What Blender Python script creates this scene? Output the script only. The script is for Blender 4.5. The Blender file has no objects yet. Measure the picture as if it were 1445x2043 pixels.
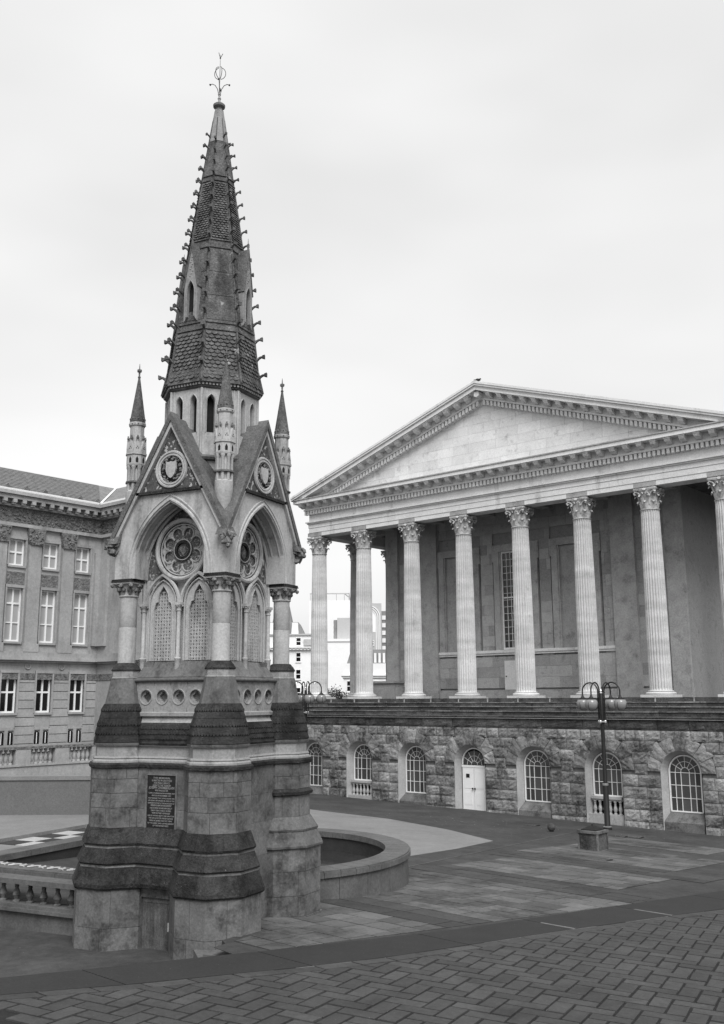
import bpy, bmesh, math, random
from mathutils import Matrix, Vector, noise as mnoise
random.seed(7)
R=math.radians; PI=math.pi; sin=math.sin; cos=math.cos
S=bpy.context.scene; COL=S.collection
# ------------------------------------------------------------------ camera (eye level is z = 0)
PITCH,ROLL,FPX=.1887,.0056,1947.76
cam=bpy.data.cameras.new('camera'); co=bpy.data.objects.new('camera',cam); COL.objects.link(co)
cam.sensor_fit='HORIZONTAL'; cam.sensor_width=36; cam.lens=36*FPX/1445; cam.clip_end=4000; cam.clip_start=.1
co.matrix_world=Matrix.Rotation(PI/2+PITCH,4,'X')@Matrix.Rotation(-ROLL,4,'Z')
S.camera=co
# ------------------------------------------------------------------ overcast daylight
SUN=Vector((.13,-.66,.84)).normalized()
W=bpy.data.worlds.new('World'); S.world=W; W.use_nodes=True
nt=W.node_tree; nt.nodes.clear(); N=nt.nodes.new; L=nt.links.new
out=N('ShaderNodeOutputWorld'); bg=N('ShaderNodeBackground'); L(bg.outputs[0],out.inputs[0])
sky=N('ShaderNodeTexSky'); sky.sky_type='NISHITA'; sky.sun_disc=False
sky.sun_elevation=math.asin(SUN.z); sky.sun_rotation=math.atan2(SUN.x,SUN.y); sky.dust_density=4; sky.air_density=1.5
bw=N('ShaderNodeRGBToBW'); L(sky.outputs[0],bw.inputs[0])
tc=N('ShaderNodeTexCoord'); mp=N('ShaderNodeMapping'); mp.inputs['Scale'].default_value=(1.2,1.2,3.2); L(tc.outputs['Generated'],mp.inputs[0])
nz=N('ShaderNodeTexNoise'); nz.inputs['Scale'].default_value=1.5; nz.inputs['Detail'].default_value=3; nz.inputs['Roughness'].default_value=.5; L(mp.outputs[0],nz.inputs['Vector'])
cr=N('ShaderNodeMapRange'); cr.inputs['From Min'].default_value=.3; cr.inputs['From Max'].default_value=.7; cr.inputs['To Min'].default_value=7.2; cr.inputs['To Max'].default_value=9.2; L(nz.outputs[0],cr.inputs[0])
mx=N('ShaderNodeMix'); mx.data_type='FLOAT'; mx.inputs['Factor'].default_value=.74; L(bw.outputs[0],mx.inputs[2]); L(cr.outputs[0],mx.inputs[3])
L(mx.outputs[0],bg.inputs[0]); bg.inputs[1].default_value=.1
sl=bpy.data.lights.new('sun','SUN'); sl.energy=2.8; sl.angle=R(34); so=bpy.data.objects.new('sun',sl); COL.objects.link(so)
so.rotation_euler=(-SUN).to_track_quat('-Z','Y').to_euler()
S.view_settings.view_transform='Standard'; S.view_settings.look='None'; S.view_settings.exposure=.38; S.view_settings.gamma=1
S.render.engine='CYCLES'; S.cycles.max_bounces=6; S.cycles.diffuse_bounces=3; S.cycles.use_denoising=True

# ------------------------------------------------------------------ materials (all grey: the photograph is black and white)
def mat(name,base,var=.25,scale=2.5,dark=None,dark_amt=0.,dark_scale=.9,streak=False,rough=.85,bump=.25,bscale=25,bdist=.02,rand=.0,spec=.25,speck=None,metal=0,zband=0,grit=.16):
    """stone-like grey: base value, mottling, optional dark soot/lichen blotches (own shape), light specks, per-object change"""
    m=bpy.data.materials.new(name); m.use_nodes=True; t=m.node_tree; n=t.nodes; l=t.links.new; b=n['Principled BSDF']
    b.inputs['Roughness'].default_value=rough; b.inputs['Specular IOR Level'].default_value=spec; b.inputs['Metallic'].default_value=metal
    g=n.new('ShaderNodeNewGeometry')
    def noise(sc,det=5,rg=.6,vec=None):
        q=n.new('ShaderNodeTexNoise'); q.inputs['Scale'].default_value=sc; q.inputs['Detail'].default_value=det; q.inputs['Roughness'].default_value=rg
        l(vec or g.outputs['Position'],q.inputs['Vector']); return q.outputs[0]
    def mr(v,a,bb,c,d):
        q=n.new('ShaderNodeMapRange'); l(v,q.inputs[0])
        for i,x in enumerate((a,bb,c,d)): q.inputs[1+i].default_value=x
        return q.outputs[0]
    def op(o,a,bb):
        q=n.new('ShaderNodeMath'); q.operation=o
        for i,x in enumerate((a,bb)):
            if isinstance(x,(int,float)): q.inputs[i].default_value=x
            else: l(x,q.inputs[i])
        return q.outputs[0]
    def mixf(f,a,bb):
        q=n.new('ShaderNodeMix'); q.data_type='FLOAT'; l(f,q.inputs[0])
        for i,x in ((2,a),(3,bb)):
            if isinstance(x,(int,float)): q.inputs[i].default_value=x
            else: l(x,q.inputs[i])
        return q.outputs[0]
    v=mr(noise(scale),.28,.72,base*(1-var),base*(1+var))
    v=op('MULTIPLY',v,mr(noise(scale*9,3),.3,.7,1-var*.7,1+var*.7))
    if grit: v=op('MULTIPLY',v,mr(noise(26,3,.7),.3,.7,1-grit,1+grit))
    if rand:
        oi=n.new('ShaderNodeObjectInfo'); v=op('MULTIPLY',v,mr(oi.outputs['Random'],0,1,1-rand,1+rand))
    if zband:
        mp=n.new('ShaderNodeMapping'); mp.inputs['Scale'].default_value=(.06,.06,1.0); l(g.outputs['Position'],mp.inputs[0]); v=op('MULTIPLY',v,mr(noise(1.3,2,.8,mp.outputs[0]),.35,.65,1-zband,1+zband*.6))
    if dark is not None:
        vec=None
        if streak:
            mp=n.new('ShaderNodeMapping'); mp.inputs['Scale'].default_value=(1,1,.22); l(g.outputs['Position'],mp.inputs[0]); vec=mp.outputs[0]
        f=mr(noise(dark_scale,7,.68,vec),.62-dark_amt*.35,.78-dark_amt*.35,0,1)
        f=op('MULTIPLY',f,mr(noise(dark_scale*8,4),.3,.6,.55,1))
        v=mixf(f,v,op('MULTIPLY',v,dark/base))
    if speck is not None:
        f=mr(noise(speck[0],2,.5),speck[2],speck[2]+.05,0,1); v=mixf(f,v,speck[1])
    cc=n.new('ShaderNodeCombineColor'); 
    for i in range(3): l(v,cc.inputs[i])
    l(cc.outputs[0],b.inputs['Base Color'])
    if bump:
        bp=n.new('ShaderNodeBump'); bp.inputs['Strength'].default_value=bump; bp.inputs['Distance'].default_value=bdist
        l(op('ADD',noise(bscale,6,.65),op('MULTIPLY',noise(bscale*.25,3),.6)),bp.inputs['Height']); l(bp.outputs[0],b.inputs['Normal'])
    return m
def glass(name,v,rough=.08):
    m=bpy.data.materials.new(name); m.use_nodes=True; b=m.node_tree.nodes['Principled BSDF']
    b.inputs['Base Color'].default_value=(v,v,v,1); b.inputs['Roughness'].default_value=rough; b.inputs['Specular IOR Level'].default_value=.5; return m
M={}
M['hall']=mat('pale_hall_stone',.66,.10,1.2,dark=.30,dark_amt=.12,dark_scale=1.1,streak=True,bump=.2,bscale=14,bdist=.03)
M['hallblk']=mat('pale_ashlar',.70,.09,.9,dark=.42,dark_amt=.16,dark_scale=1.6,bump=.25,bscale=12,bdist=.03,rand=.08)
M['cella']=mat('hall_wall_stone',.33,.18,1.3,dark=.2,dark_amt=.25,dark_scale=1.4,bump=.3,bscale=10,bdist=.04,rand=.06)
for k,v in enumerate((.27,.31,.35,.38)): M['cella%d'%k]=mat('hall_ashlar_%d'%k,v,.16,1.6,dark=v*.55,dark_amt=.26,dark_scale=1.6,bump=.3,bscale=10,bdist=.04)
M['mem2']=mat('memorial_grey_stone',.25,.16,2.0,dark=.11,dark_amt=.3,dark_scale=2.0,bump=.2,bscale=26,bdist=.01)
M['column']=mat('column_stone',.51,.10,.9,dark=.36,dark_amt=.14,dark_scale=1.7,bump=.2,bscale=18,bdist=.02,rand=.05,zband=.16)
M['carve']=mat('carved_capital_stone',.46,.2,6,dark=.16,dark_amt=.35,dark_scale=3,bump=.4,bscale=20)
M['rock']=mat('rock_faced_stone',.22,.24,1.6,dark=.055,dark_amt=.45,dark_scale=1.0,bump=.7,bscale=9,bdist=.06,rand=.30)
M['rockjoint']=mat('podium_joint_stone',.12,.3,3)
M['reveal']=mat('smooth_reveal_stone',.33,.15,1.5,dark=.2,dark_amt=.2,dark_scale=1.2,streak=True)
M['soot']=mat('soot_black_stone',.075,.4,1.6,dark=.03,dark_amt=.4,dark_scale=1.2,bump=.7,bscale=10,bdist=.05,rand=.3,speck=(7,.2,.70))
M['nosing']=mat('worn_step_edge',.15,.4,1.2,dark=.05,dark_amt=.45,dark_scale=1.1,bump=.4,rand=.3)
M['mortar']=mat('pale_mortar',.13,.3,6)
M['rooflead']=mat('hall_roof',.25,.15,1)
M['white']=mat('white_paint',.72,.04,2,grit=.03,dark=.5,dark_amt=.08,rough=.5,bump=.05)
M['glass']=mat('podium_window_glass',.06,.1,2,rough=.25,spec=.5,bump=0,rand=.4)
M['dglass']=glass('dark_hall_glass',.006,.1)
M['mem']=mat('memorial_pale_stone',.365,.12,1.6,dark=.16,dark_amt=.26,dark_scale=2.2,streak=True,bump=.15,bscale=30,bdist=.01)
M['memlow']=mat('memorial_base_stone',.118,.25,2.0,dark=.042,dark_amt=.40,dark_scale=1.5,bump=.3,bscale=18,bdist=.015,rand=.16)
M['lichen']=mat('lichen_dark_stone',.032,.4,2.4,dark=.009,dark_amt=.5,dark_scale=1.7,bump=.9,bscale=26,bdist=.025,rand=.25,speck=(30,.16,.73),grit=.3)
M['spire']=mat('spire_weathered_stone',.098,.5,3.0,dark=.035,dark_amt=.42,dark_scale=2.6,streak=True,bump=.7,bscale=20,bdist=.03,speck=(6,.27,.68),grit=.3)
M['roofdark']=mat('mossy_roof_stone',.10,.35,3,bump=.7,bscale=16,bdist=.03,speck=(14,.16,.66))
M['mosaic']=mat('gable_mosaic',.075,.4,14,bump=.2,speck=(13,.38,.58))
M['glassmosaic']=mat('rose_mosaic',.10,.5,9,bump=.2,speck=(16,.33,.56))
M['lattback']=mat('lattice_back',.12,.2,8)
M['darkvoid']=mat('dark_opening',.012,.2,8,bump=0)
M['carvedark']=mat('carved_boss',.17,.4,12,dark=.05,dark_amt=.45,dark_scale=9,bump=.6,bscale=40)
M['plaque']=mat('black_granite',.016,.2,8,grit=0,rough=.35,bump=.03)
M['letter']=mat('cut_lettering',.22,.1,20,bump=0)
M['wood']=mat('grey_door_wood',.085,.35,5,dark=.03,dark_amt=.35,dark_scale=3,streak=True,bump=.3)
M['iron']=mat('black_iron',.012,.2,6,rough=.5,spec=.3,bump=.05)
M['globe']=glass('lamp_globe',.2,.12)
M['steel']=mat('bare_steel',.6,.1,5,rough=.3,metal=.8,bump=0)
M['asphalt']=mat('dark_paving',.048,.3,.5,dark=.034,dark_amt=.36,dark_scale=.8,bump=.4,bscale=40,bdist=.008,speck=(34,.26,.73))
M['kerbm']=mat('smooth_dark_band',.026,.12,1.5,bump=.25,bscale=60,bdist=.004,speck=(30,.3,.76))
M['slab']=mat('paving_slab_stone',.095,.2,1.1,dark=.045,dark_amt=.4,dark_scale=.6,bump=.3,bscale=40,bdist=.006,rand=.26)
M['dslab']=mat('dark_paving_slab',.048,.2,1.3,dark=.032,dark_amt=.3,dark_scale=.8,bump=.35,bscale=40,bdist=.006,rand=.2,speck=(34,.2,.74))
M['brick']=mat('paving_brick',.050,.2,1.0,dark=.035,dark_amt=.2,dark_scale=.7,bump=.4,bscale=45,bdist=.007,rand=.2,speck=(40,.26,.74))
M['bjoint']=mat('brick_joint_sand',.016,.3,9)
M['lane']=mat('pale_concrete_lane',.18,.12,.5,dark=.15,dark_amt=.25,dark_scale=.4,bump=.15,bscale=30,bdist=.006)
M['poolstone']=mat('pool_wall_stone',.10,.22,1.5,dark=.08,dark_amt=.35,dark_scale=1.6,streak=True,bump=.3,bscale=20)
M['water']=mat('dark_pool_water',.03,.3,.6,rough=.1,spec=.5,bump=.12,bscale=5)
M['civic']=mat('civic_stone',.30,.15,.7,dark=.17,dark_amt=.25,dark_scale=.7,streak=True,bump=.25,bscale=12,bdist=.03,rand=.08)
M['civicdark']=mat('civic_carved_frieze',.17,.35,5,dark=.08,dark_amt=.35,dark_scale=4,bump=1,bscale=9,bdist=.12)
M['slate']=mat('slate_roof',.17,.3,3.5,bump=.5,bscale=12,bdist=.03)
M['winlight']=glass('blind_window',.32,.3)
M['winmid']=glass('net_curtain_window',.16,.2)
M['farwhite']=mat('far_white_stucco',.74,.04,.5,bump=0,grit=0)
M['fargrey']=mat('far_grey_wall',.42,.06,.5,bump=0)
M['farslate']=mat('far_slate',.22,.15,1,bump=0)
M['tilew']=mat('white_tile',.36,.14,3,dark=.2,dark_amt=.25,dark_scale=3); M['tileb']=mat('black_tile',.035,.2,3)
M['leaf']=mat('bush_leaf',.05,.4,3,bump=0)
M['terr']=mat('terrace_paving',.17,.1,1.2); M['render']=mat('smooth_wall_render',.12,.08,1,bump=.1)

# ------------------------------------------------------------------ mesh helpers
class MB:
    def __init__(s): s.v=[]; s.f=[]
    def add(s,vs,fs,M_=None):
        o=len(s.v)
        s.v+=[tuple(M_@Vector(p)) for p in vs] if M_ is not None else [tuple(p) for p in vs]
        s.f+=[tuple(o+i for i in f) for f in fs]; return s
    def box(s,x0,x1,y0,y1,z0,z1,M_=None):
        return s.add([(x0,y0,z0),(x1,y0,z0),(x1,y1,z0),(x0,y1,z0),(x0,y0,z1),(x1,y0,z1),(x1,y1,z1),(x0,y1,z1)],
            [(0,3,2,1),(4,5,6,7),(0,1,5,4),(1,2,6,5),(2,3,7,6),(3,0,4,7)],M_)
    def hexa(s,b,t,M_=None):   # b, t: 4 points each
        return s.add(list(b)+list(t),[(0,3,2,1),(4,5,6,7),(0,1,5,4),(1,2,6,5),(2,3,7,6),(3,0,4,7)],M_)
    def prism(s,poly,a0,a1,ax='y',M_=None):
        """poly: 2-D outline; ax 'y': outline in (x,z) pushed along y; 'x': outline in (y,z); 'z': outline in (x,y)"""
        n=len(poly)
        P={'y':lambda p,a:(p[0],a,p[1]),'x':lambda p,a:(a,p[0],p[1]),'z':lambda p,a:(p[0],p[1],a)}[ax]
        vs=[P(p,a0) for p in poly]+[P(p,a1) for p in poly]
        return s.add(vs,[tuple(range(n)),tuple(range(2*n-1,n-1,-1))]+[(i,(i+1)%n,n+(i+1)%n,n+i) for i in range(n)],M_)
    def loft(s,prof,n=8,cx=0,cy=0,ph=None,caps=True,apothem=True,M_=None):
        """stack of n-gon rings [(radius, z)]"""
        ph=PI/n if ph is None else ph; k=1/cos(PI/n) if apothem else 1
        vs=[]; 
        for r,z in prof: vs+=[(cx+r*k*cos(ph+2*PI*i/n),cy+r*k*sin(ph+2*PI*i/n),z) for i in range(n)]
        fs=[]
        for j in range(len(prof)-1):
            for i in range(n): a=j*n+i; b=j*n+(i+1)%n; fs.append((a,b,b+n,a+n))
        if caps: fs+=[tuple(range(n-1,-1,-1)),tuple(range((len(prof)-1)*n,len(prof)*n))]
        return s.add(vs,fs,M_)
    def lathe(s,prof,n=24,cx=0,cy=0,M_=None): return s.loft(prof,n,cx,cy,0,True,False,M_)
    def tube(s,pts,r,n=6,M_=None,closed=False,r1=None):
        pts=[Vector(p) for p in pts]; m=len(pts); vs=[]; up=None
        for i,p in enumerate(pts):
            a=pts[(i-1)%m] if (closed or i) else p; b=pts[(i+1)%m] if (closed or i<m-1) else p
            t=(b-a).normalized()
            if up is None: up=Vector((0,0,1)) if abs(t.z)<.9 else Vector((1,0,0))
            x=(up-t*up.dot(t)); x=x.normalized() if x.length>1e-6 else t.orthogonal().normalized(); y=t.cross(x); up=x
            rr=r if r1 is None else r+(r1-r)*i/(m-1)
            vs+=[tuple(p+x*rr*cos(2*PI*j/n)+y*rr*sin(2*PI*j/n)) for j in range(n)]
        fs=[]
        for i in range(m if closed else m-1):
            for j in range(n): a=i*n+j; b=i*n+(j+1)%n; c=((i+1)%m)*n+(j+1)%n; d=((i+1)%m)*n+j; fs.append((a,b,c,d))
        if not closed: fs+=[tuple(range(n-1,-1,-1)),tuple(range((m-1)*n,m*n))]
        return s.add(vs,fs,M_)
    def ring(s,inner,outer,y0,y1,M_=None):
        """plate between two closed outlines of equal count in (x,z), from y0 (front) to y1"""
        n=len(inner); vs=[(x,y0,z) for x,z in outer]+[(x,y0,z) for x,z in inner]+[(x,y1,z) for x,z in outer]+[(x,y1,z) for x,z in inner]
        fs=[]
        for i in range(n):
            j=(i+1)%n; fs+=[(i,j,n+j,n+i),(n+i,n+j,3*n+j,3*n+i),(2*n+i,2*n+j,j,i)]
        return s.add(vs,fs,M_)
    def blob(s,c,r,seed=0,sub=1,sq=(1,1,1),rough=.25):
        bm=bmesh.new(); bmesh.ops.create_icosphere(bm,subdivisions=sub,radius=1)
        rnd=random.Random(seed); k={v.index:1+rnd.uniform(-rough,rough) for v in bm.verts}
        s.add([(c[0]+v.co.x*r*sq[0]*k[v.index],c[1]+v.co.y*r*sq[1]*k[v.index],c[2]+v.co.z*r*sq[2]*k[v.index]) for v in bm.verts],[[v.index for v in f.verts] for f in bm.faces]); bm.free(); return s
    def mesh(s,name,m,smooth=False):
        me=bpy.data.meshes.new(name); me.from_pydata(s.v,[],s.f)
        bm=bmesh.new(); bm.from_mesh(me); bmesh.ops.recalc_face_normals(bm,faces=bm.faces); bm.to_mesh(me); bm.free()
        me.materials.append(M[m] if isinstance(m,str) else m)
        if smooth:
            me.polygons.foreach_set('use_smooth',[True]*len(me.polygons)); me.set_sharp_from_angle(angle=R(38))
        return me
    def build(s,name,m,parent=None,smooth=False,**k): return put(s.mesh(name,m,smooth),name,parent,**k)
def put(me,name,parent=None,loc=(0,0,0),rz=0,scale=(1,1,1),label=None,cat=None,group=None,kind=None,rot=None):
    o=bpy.data.objects.new(name,me); COL.objects.link(o); o.location=loc; o.rotation_euler=rot or (0,0,rz); o.scale=scale; o.parent=parent
    return tag(o,label,cat,group,kind)
def tag(o,label=None,cat=None,group=None,kind=None):
    for k,v in (('label',label),('category',cat),('group',group),('kind',kind)):
        if v: o[k]=v
    return o
def thing(name,label,cat,loc=(0,0,0),rz=0,group=None): return put(None,name,None,loc,rz,label=label,cat=cat,group=group)
def copy_tree(o,parent=None):
    c=o.copy(); COL.objects.link(c); c.parent=parent
    for ch in list(o.children): copy_tree(ch,c)
    return c
def arc(cx,cz,r,a0,a1,n): return [(cx+r*cos(R(a0+(a1-a0)*i/n)),cz+r*sin(R(a0+(a1-a0)*i/n))) for i in range(n+1)]
def pointed(hw,spring,apex,n=8):
    """pointed arch outline from (-hw, spring) over the apex to (hw, spring)"""
    h=apex-spring; r=(h*h+hw*hw)/(2*hw); a=math.degrees(math.atan2(h,r-hw))
    left=[(-(-(r-hw)+r*cos(R(t))),spring+r*sin(R(t))) for t in [a*i/n for i in range(n+1)]]
    left[-1]=(0,apex)
    return left+[(-x,z) for x,z in left[-2::-1]]
def offset_pts(pts,y): return [(x,y,z) for x,z in pts]

# frames found from the photograph: hall grid (E along its front, NN outwards) and memorial
PHI=-.7061; O=Vector((-2.8512,64.4329)); E=Vector((cos(PHI),sin(PHI))); NN=Vector((sin(PHI),-cos(PHI)))
MC=Vector((-3.3743,21.186)); MRZ=math.atan2(-.43820,.89888)
def GZ(x,y):
    x=min(max(x,-24),30); y=min(max(y,2),64); return -4.35-.0511*(x+1.5)-.0335*(y-20.5)
def gxy(u,o): p=O+E*u+NN*o; return p.x,p.y
# ================================================================== SETTING
def mloc(x,y):   # memorial-local to world xy
    c,s=cos(MRZ),sin(MRZ); return MC.x+c*x-s*y, MC.y+s*x+c*y
def clip(poly,a,b,c):   # keep a*x+b*y>=c
    o=[]
    for i in range(len(poly)):
        p,q=poly[i],poly[(i+1)%len(poly)]; dp=a*p[0]+b*p[1]-c; dq=a*q[0]+b*q[1]-c
        if dp>=0: o.append(p)
        if (dp>=0)!=(dq>=0): t=dp/(dp-dq); o.append((p[0]+(q[0]-p[0])*t,p[1]+(q[1]-p[1])*t))
    return o
def gprism(mb,poly,top,thick=.05):   # outline in hall grid (u, off) laid on the sloping ground
    pts=[gxy(*p) for p in poly]; n=len(pts)
    return mb.add([(x,y,GZ(x,y)+top) for x,y in pts]+[(x,y,GZ(x,y)+top-thick) for x,y in pts],
        [tuple(range(n)),tuple(range(2*n-1,n-1,-1))]+[(i,n+i,n+(i+1)%n,(i+1)%n) for i in range(n)])
# ground sheet, with the sunken area at the memorial's foot left open
xs=[-1500,-500,-150,-70,-50]+list(range(-42,-15,4))+[-14,-10,-6,-2,2.05,3.0,6,10,14,18,22,26,30,36,44,60,100,300,1500]
ys=[-1500,-400,-100,-40,-24,-16,-12,-9,-4.2,-1.0,3,7,11,15,19,23,27,31,35,39,43,47,51,55,60,70,90,140,300,700,1800]
mb=MB(); idx={}
for i,x in enumerate(xs):
    for j,y in enumerate(ys):
        w=mloc(x,y); idx[i,j]=len(mb.v); mb.v.append((w[0],w[1],GZ(*w)))
for i in range(len(xs)-1):
    for j in range(len(ys)-1):
        if -14<=xs[i]<2.05 and -9<=ys[j]<-1.0: continue
        if xs[i]==2.05 and ys[j]==-4.2: continue
        mb.f.append((idx[i,j],idx[i+1,j],idx[i+1,j+1],idx[i,j+1]))
ground=mb.build('ground','asphalt',kind='structure')
# sunken area: floor, retaining edges and two small steps beside the front pier
mb=MB(); mb.box(-14,2.05,-9,-1.0,-4.95,-4.70)
for a,b in (((2.05,-9),(2.05,-4.2)),((-14,-9),(2.05,-9)),((-14,-9),(-14,-1))):
    p,q=mloc(*a),mloc(*b); zp,zq=GZ(*p)-.004,GZ(*q)-.004
    mb.add([(a[0],a[1],-4.9),(b[0],b[1],-4.9),(b[0],b[1],zq),(a[0],a[1],zp)],[(0,1,2,3)])
pit=mb.build('sunken_paving','asphalt',loc=(MC.x,MC.y,0),rz=MRZ,kind='structure')
for nm,pl,zt,mt in (('raised_edge',[(3.0,-1.0),(3.0,-4.2),(2.05,-4.2),(2.36,-3.8),(2.48,-3.43),(2.28,-3.13),(2.81,-2.95),(2.01,-2.1),(1.9,-2.0),(1.9,-1.0)],None,'asphalt'),('step',[(2.279,-3.131),(2.809,-2.95),(2.01,-2.101),(1.5,-2.3)],-4.36,'poolstone'),('step',[(1.5,-2.302),(2.278,-3.132),(2.478,-3.43),(2.358,-3.8),(2.048,-4.2),(1.1,-3.2)],-4.53,'poolstone')):
    n=len(pl); m_=MB(); tp=[(x,y,(GZ(*mloc(x,y)) if zt is None else zt)) for x,y in pl]
    m_.add(tp+[(x,y,-4.8) for x,y in pl],[tuple(range(n)),tuple(range(2*n-1,n-1,-1))]+[(i,(i+1)%n,n+(i+1)%n,n+i) for i in range(n)]); m_.build(nm,mt,pit)
# pale concrete lane
lane=MB(); gprism(lane,[(2,10.6),(10.9,11.7),(15.2,11.7),(19.5,13.1),(22.9,15.0),(23.7,18.5),(24.2,22.2),(23.9,27),(16,28),(4,25)],.004,.01)
lane.build('pale_lane','lane',kind='structure')
# paved square: dark base sheet with slabs, bands and edge line
pv=MB(); gprism(pv,[(22.4,7.5),(35,7.5),(33.0,22.6),(32.1,30.3),(31.0,35.3),(30.35,35.2),(29.9,33.55),(28.0,33.0),(26.0,24)],.004,.01)
square=pv.build('paved_square','asphalt',kind='structure')
def slabs(u0,u1,o0,o1,du,do,parent=square,mt='slab',dz=0):
    b_=[(u0-.01,o0-.01),(u1+.01,o0-.01),(u1+.01,o1+.01),(u0-.01,o1+.01)]; b_=clip(b_,-1,-.155,-31.15-.155*34.5)
    if o1>33: b_=clip(b_,.968,-.25,2.1+18.48)
    if len(b_)>2: gprism(MB(),b_,.007,.01).build('joint_bed','bjoint',parent)
    r=random.Random(int(u0*10+o0)); row=0; o=o0
    while o<o1-.05:
        h=min(do,o1-o); u=u0-(row%2)*du*.5
        while u<u1-.05:
            w=du*r.choice((.75,1,1,1.3)); a,b=max(u,u0),min(u+w,u1); u+=w
            if b-a<.12: continue
            poly=[(a+.013,o+.015),(b-.013,o+.015),(b-.013,o+h-.015),(a+.013,o+h-.015)]
            poly=clip(poly,-1,-.155,-31.15-.155*34.5)
            if o>33.0: poly=clip(poly,.968,-.25,2.12+18.48)
            if len(poly)<3: continue
            gprism(MB(),poly,.012+r.uniform(0,.008),.03).build('paving_slab',mt,parent)
        o+=h; row+=1
slabs(27.6,33,30.35,34.6,.62,.62); slabs(26.7,33,24.05,29.0,.70,.62); slabs(26.1,31.5,18.8,22.3,.70,.58); slabs(25.1,30.8,12.6,17.0,.75,.62)
slabs(24.2,29.5,8.4,11.2,.8,.7)
for a in ((26.9,33,29.02,30.33,1.1,.655),(26.0,33,22.32,24.03,1.1,.57),(25.2,32.4,17.02,18.78,1.1,.59)): slabs(*a,mt='dslab')
ln=MB(); gprism(ln,[(25.80,24.06),(25.72,24.06),(22.58,8.28),(22.66,8.28)],.012,.01); ln.build('edging_strip','slab',square)
# smooth dark kerb band and brick paving in herringbone
CU=[(29.6,41),(30.5,37.5),(31.3,34.03),(32.07,30.3),(32.3,28.18),(32.98,22.58),(34.3,12)]
CL=[(30.4,41),(31.55,37.9),(32.34,35.23),(32.76,33.55),(32.96,32.21),(33.49,28.57),(34.09,25.12),(36.6,12)]
def along(ch,o):
    for (u0,a),(u1,b) in zip(ch,ch[1:]):
        if b<=o<=a: return u0+(u1-u0)*(o-a)/(b-a)
    return ch[0][0] if o>ch[0][1] else ch[-1][0]
bb=MB(); gprism(bb,[(along(CL,o),o) for o in (12,20,25,28.5,32,35,38,41)]+[(48,41),(48,12)],.003,.01)
bricks=bb.build('brick_paving','bjoint',kind='structure')
band=MB(); gprism(band,[(along(CU,o),o) for o in (41,37.5,34,30.3,28.2,22.6,12)]+[(along(CL,o)-.01,o) for o in (12,25,28.5,32,35,38,41)],.006,.01)
band=band.build('kerb_band','bjoint',kind='structure')
js=[41,37.9,34.9,31.4,28.3,24.9,21.4,17,12]
for a,b in zip(js,js[1:]):
    om=[a-.012]+[a-(a-b)*t/4 for t in (1,2,3)]+[b+.012]
    gprism(MB(),[(along(CU,o)+.01,o) for o in om]+[(along(CL,o)-.03,o) for o in om[::-1]],.026,.05).build('kerb_stone','kerbm',band)
for o0,o1 in ((35.2,33.0),(31.0,27.6),(26.6,24.4),(22,20)):
    om=[o0+(o1-o0)*t/4 for t in range(5)]; gprism(MB(),[(along(CL,o)-.028,o) for o in om]+[(along(CL,o)+.006,o) for o in om[::-1]],.020,.03).build('mortar_line','mortar',band)
for j_ in (28.3,24.9):
    a_,b_=along(CU,j_),along(CL,j_); gprism(MB(),[(a_+(b_-a_)*.35,j_-.05),(b_-.03,j_-.07),(b_-.03,j_+.03),(a_+(b_-a_)*.35,j_+.03)],.0285,.02).build('mortar_line','mortar',band)
def topx(u,o):
    x,y=gxy(u,o); z=GZ(x,y); f=y*cos(PITCH)+z*sin(PITCH); up=-y*sin(PITCH)+z*cos(PITCH)
    return (722.5+FPX*x/f, 1021.5-FPX*up/f) if f>1 else (-9e9,-9e9)
quads=[]
o=40.5
while o>14:   # edge course
    o2=o-.7; quads.append([(along(CL,o)+.008,o-.012),(along(CL,o2)+.008,o2+.012),(along(CL,o2)+.27,o2+.012),(along(CL,o)+.27,o-.012)]); o=o2
Wb=.30; ang=R(-15); ca,sa=cos(ang),sin(ang); g=.019
for i in range(-70,70):
    for j in range(-70,70):
        c=(i-j)%4
        if c==0: q=(i*Wb+g,j*Wb+g,(i+2)*Wb-g,(j+1)*Wb-g)
        elif c==3: q=(i*Wb+g,j*Wb+g,(i+1)*Wb-g,(j+2)*Wb-g)
        else: continue
        poly=[(37+ca*x-sa*y,30+sa*x+ca*y) for x,y in ((q[0],q[1]),(q[2],q[1]),(q[2],q[3]),(q[0],q[3]))]
        cu=sum(p[0] for p in poly)/4; cv=sum(p[1] for p in poly)/4
        if not(14<cv<40 and cu>along(CL,cv)-.3 and cu<46): continue
        # cut along the edge course
        d=.2; k=(along(CL,cv-d)-along(CL,cv+d))/(-2*d); c0=along(CL,cv)+.285
        poly=clip(poly,1,-k,c0-k*cv)
        if len(poly)>2: quads.append(poly)
def vis(p):
    x,y=topx(sum(a[0] for a in p)/len(p),sum(a[1] for a in p)/len(p)); return -40<x<1485 and y<2090,y
quads=[(vis(p),p) for p in quads]; near=sorted([q for q in quads if q[0][0]],key=lambda q:-q[0][1])
rb=random.Random(3)
for k,(_,p) in enumerate(near[:290]):
    c_=(sum(q[0] for q in p)/len(p),sum(q[1] for q in p)/len(p)); w_=rb.gauss(0,.012); s_=rb.uniform(.965,1.0); p=[(c_[0]+s_*((x-c_[0])-w_*(y-c_[1])),c_[1]+s_*((y-c_[1])+w_*(x-c_[0]))) for x,y in p]
    gprism(MB(),p,.026+rb.uniform(-.005,.006),.05).build('brick','brick',bricks)
rest=MB()
for _,p in near[290:]+[q for q in quads if not q[0][0]]: gprism(rest,p,.026+rb.uniform(-.004,.005),.04)
rest.build('brick_field','brick',bricks,kind='stuff')
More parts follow.
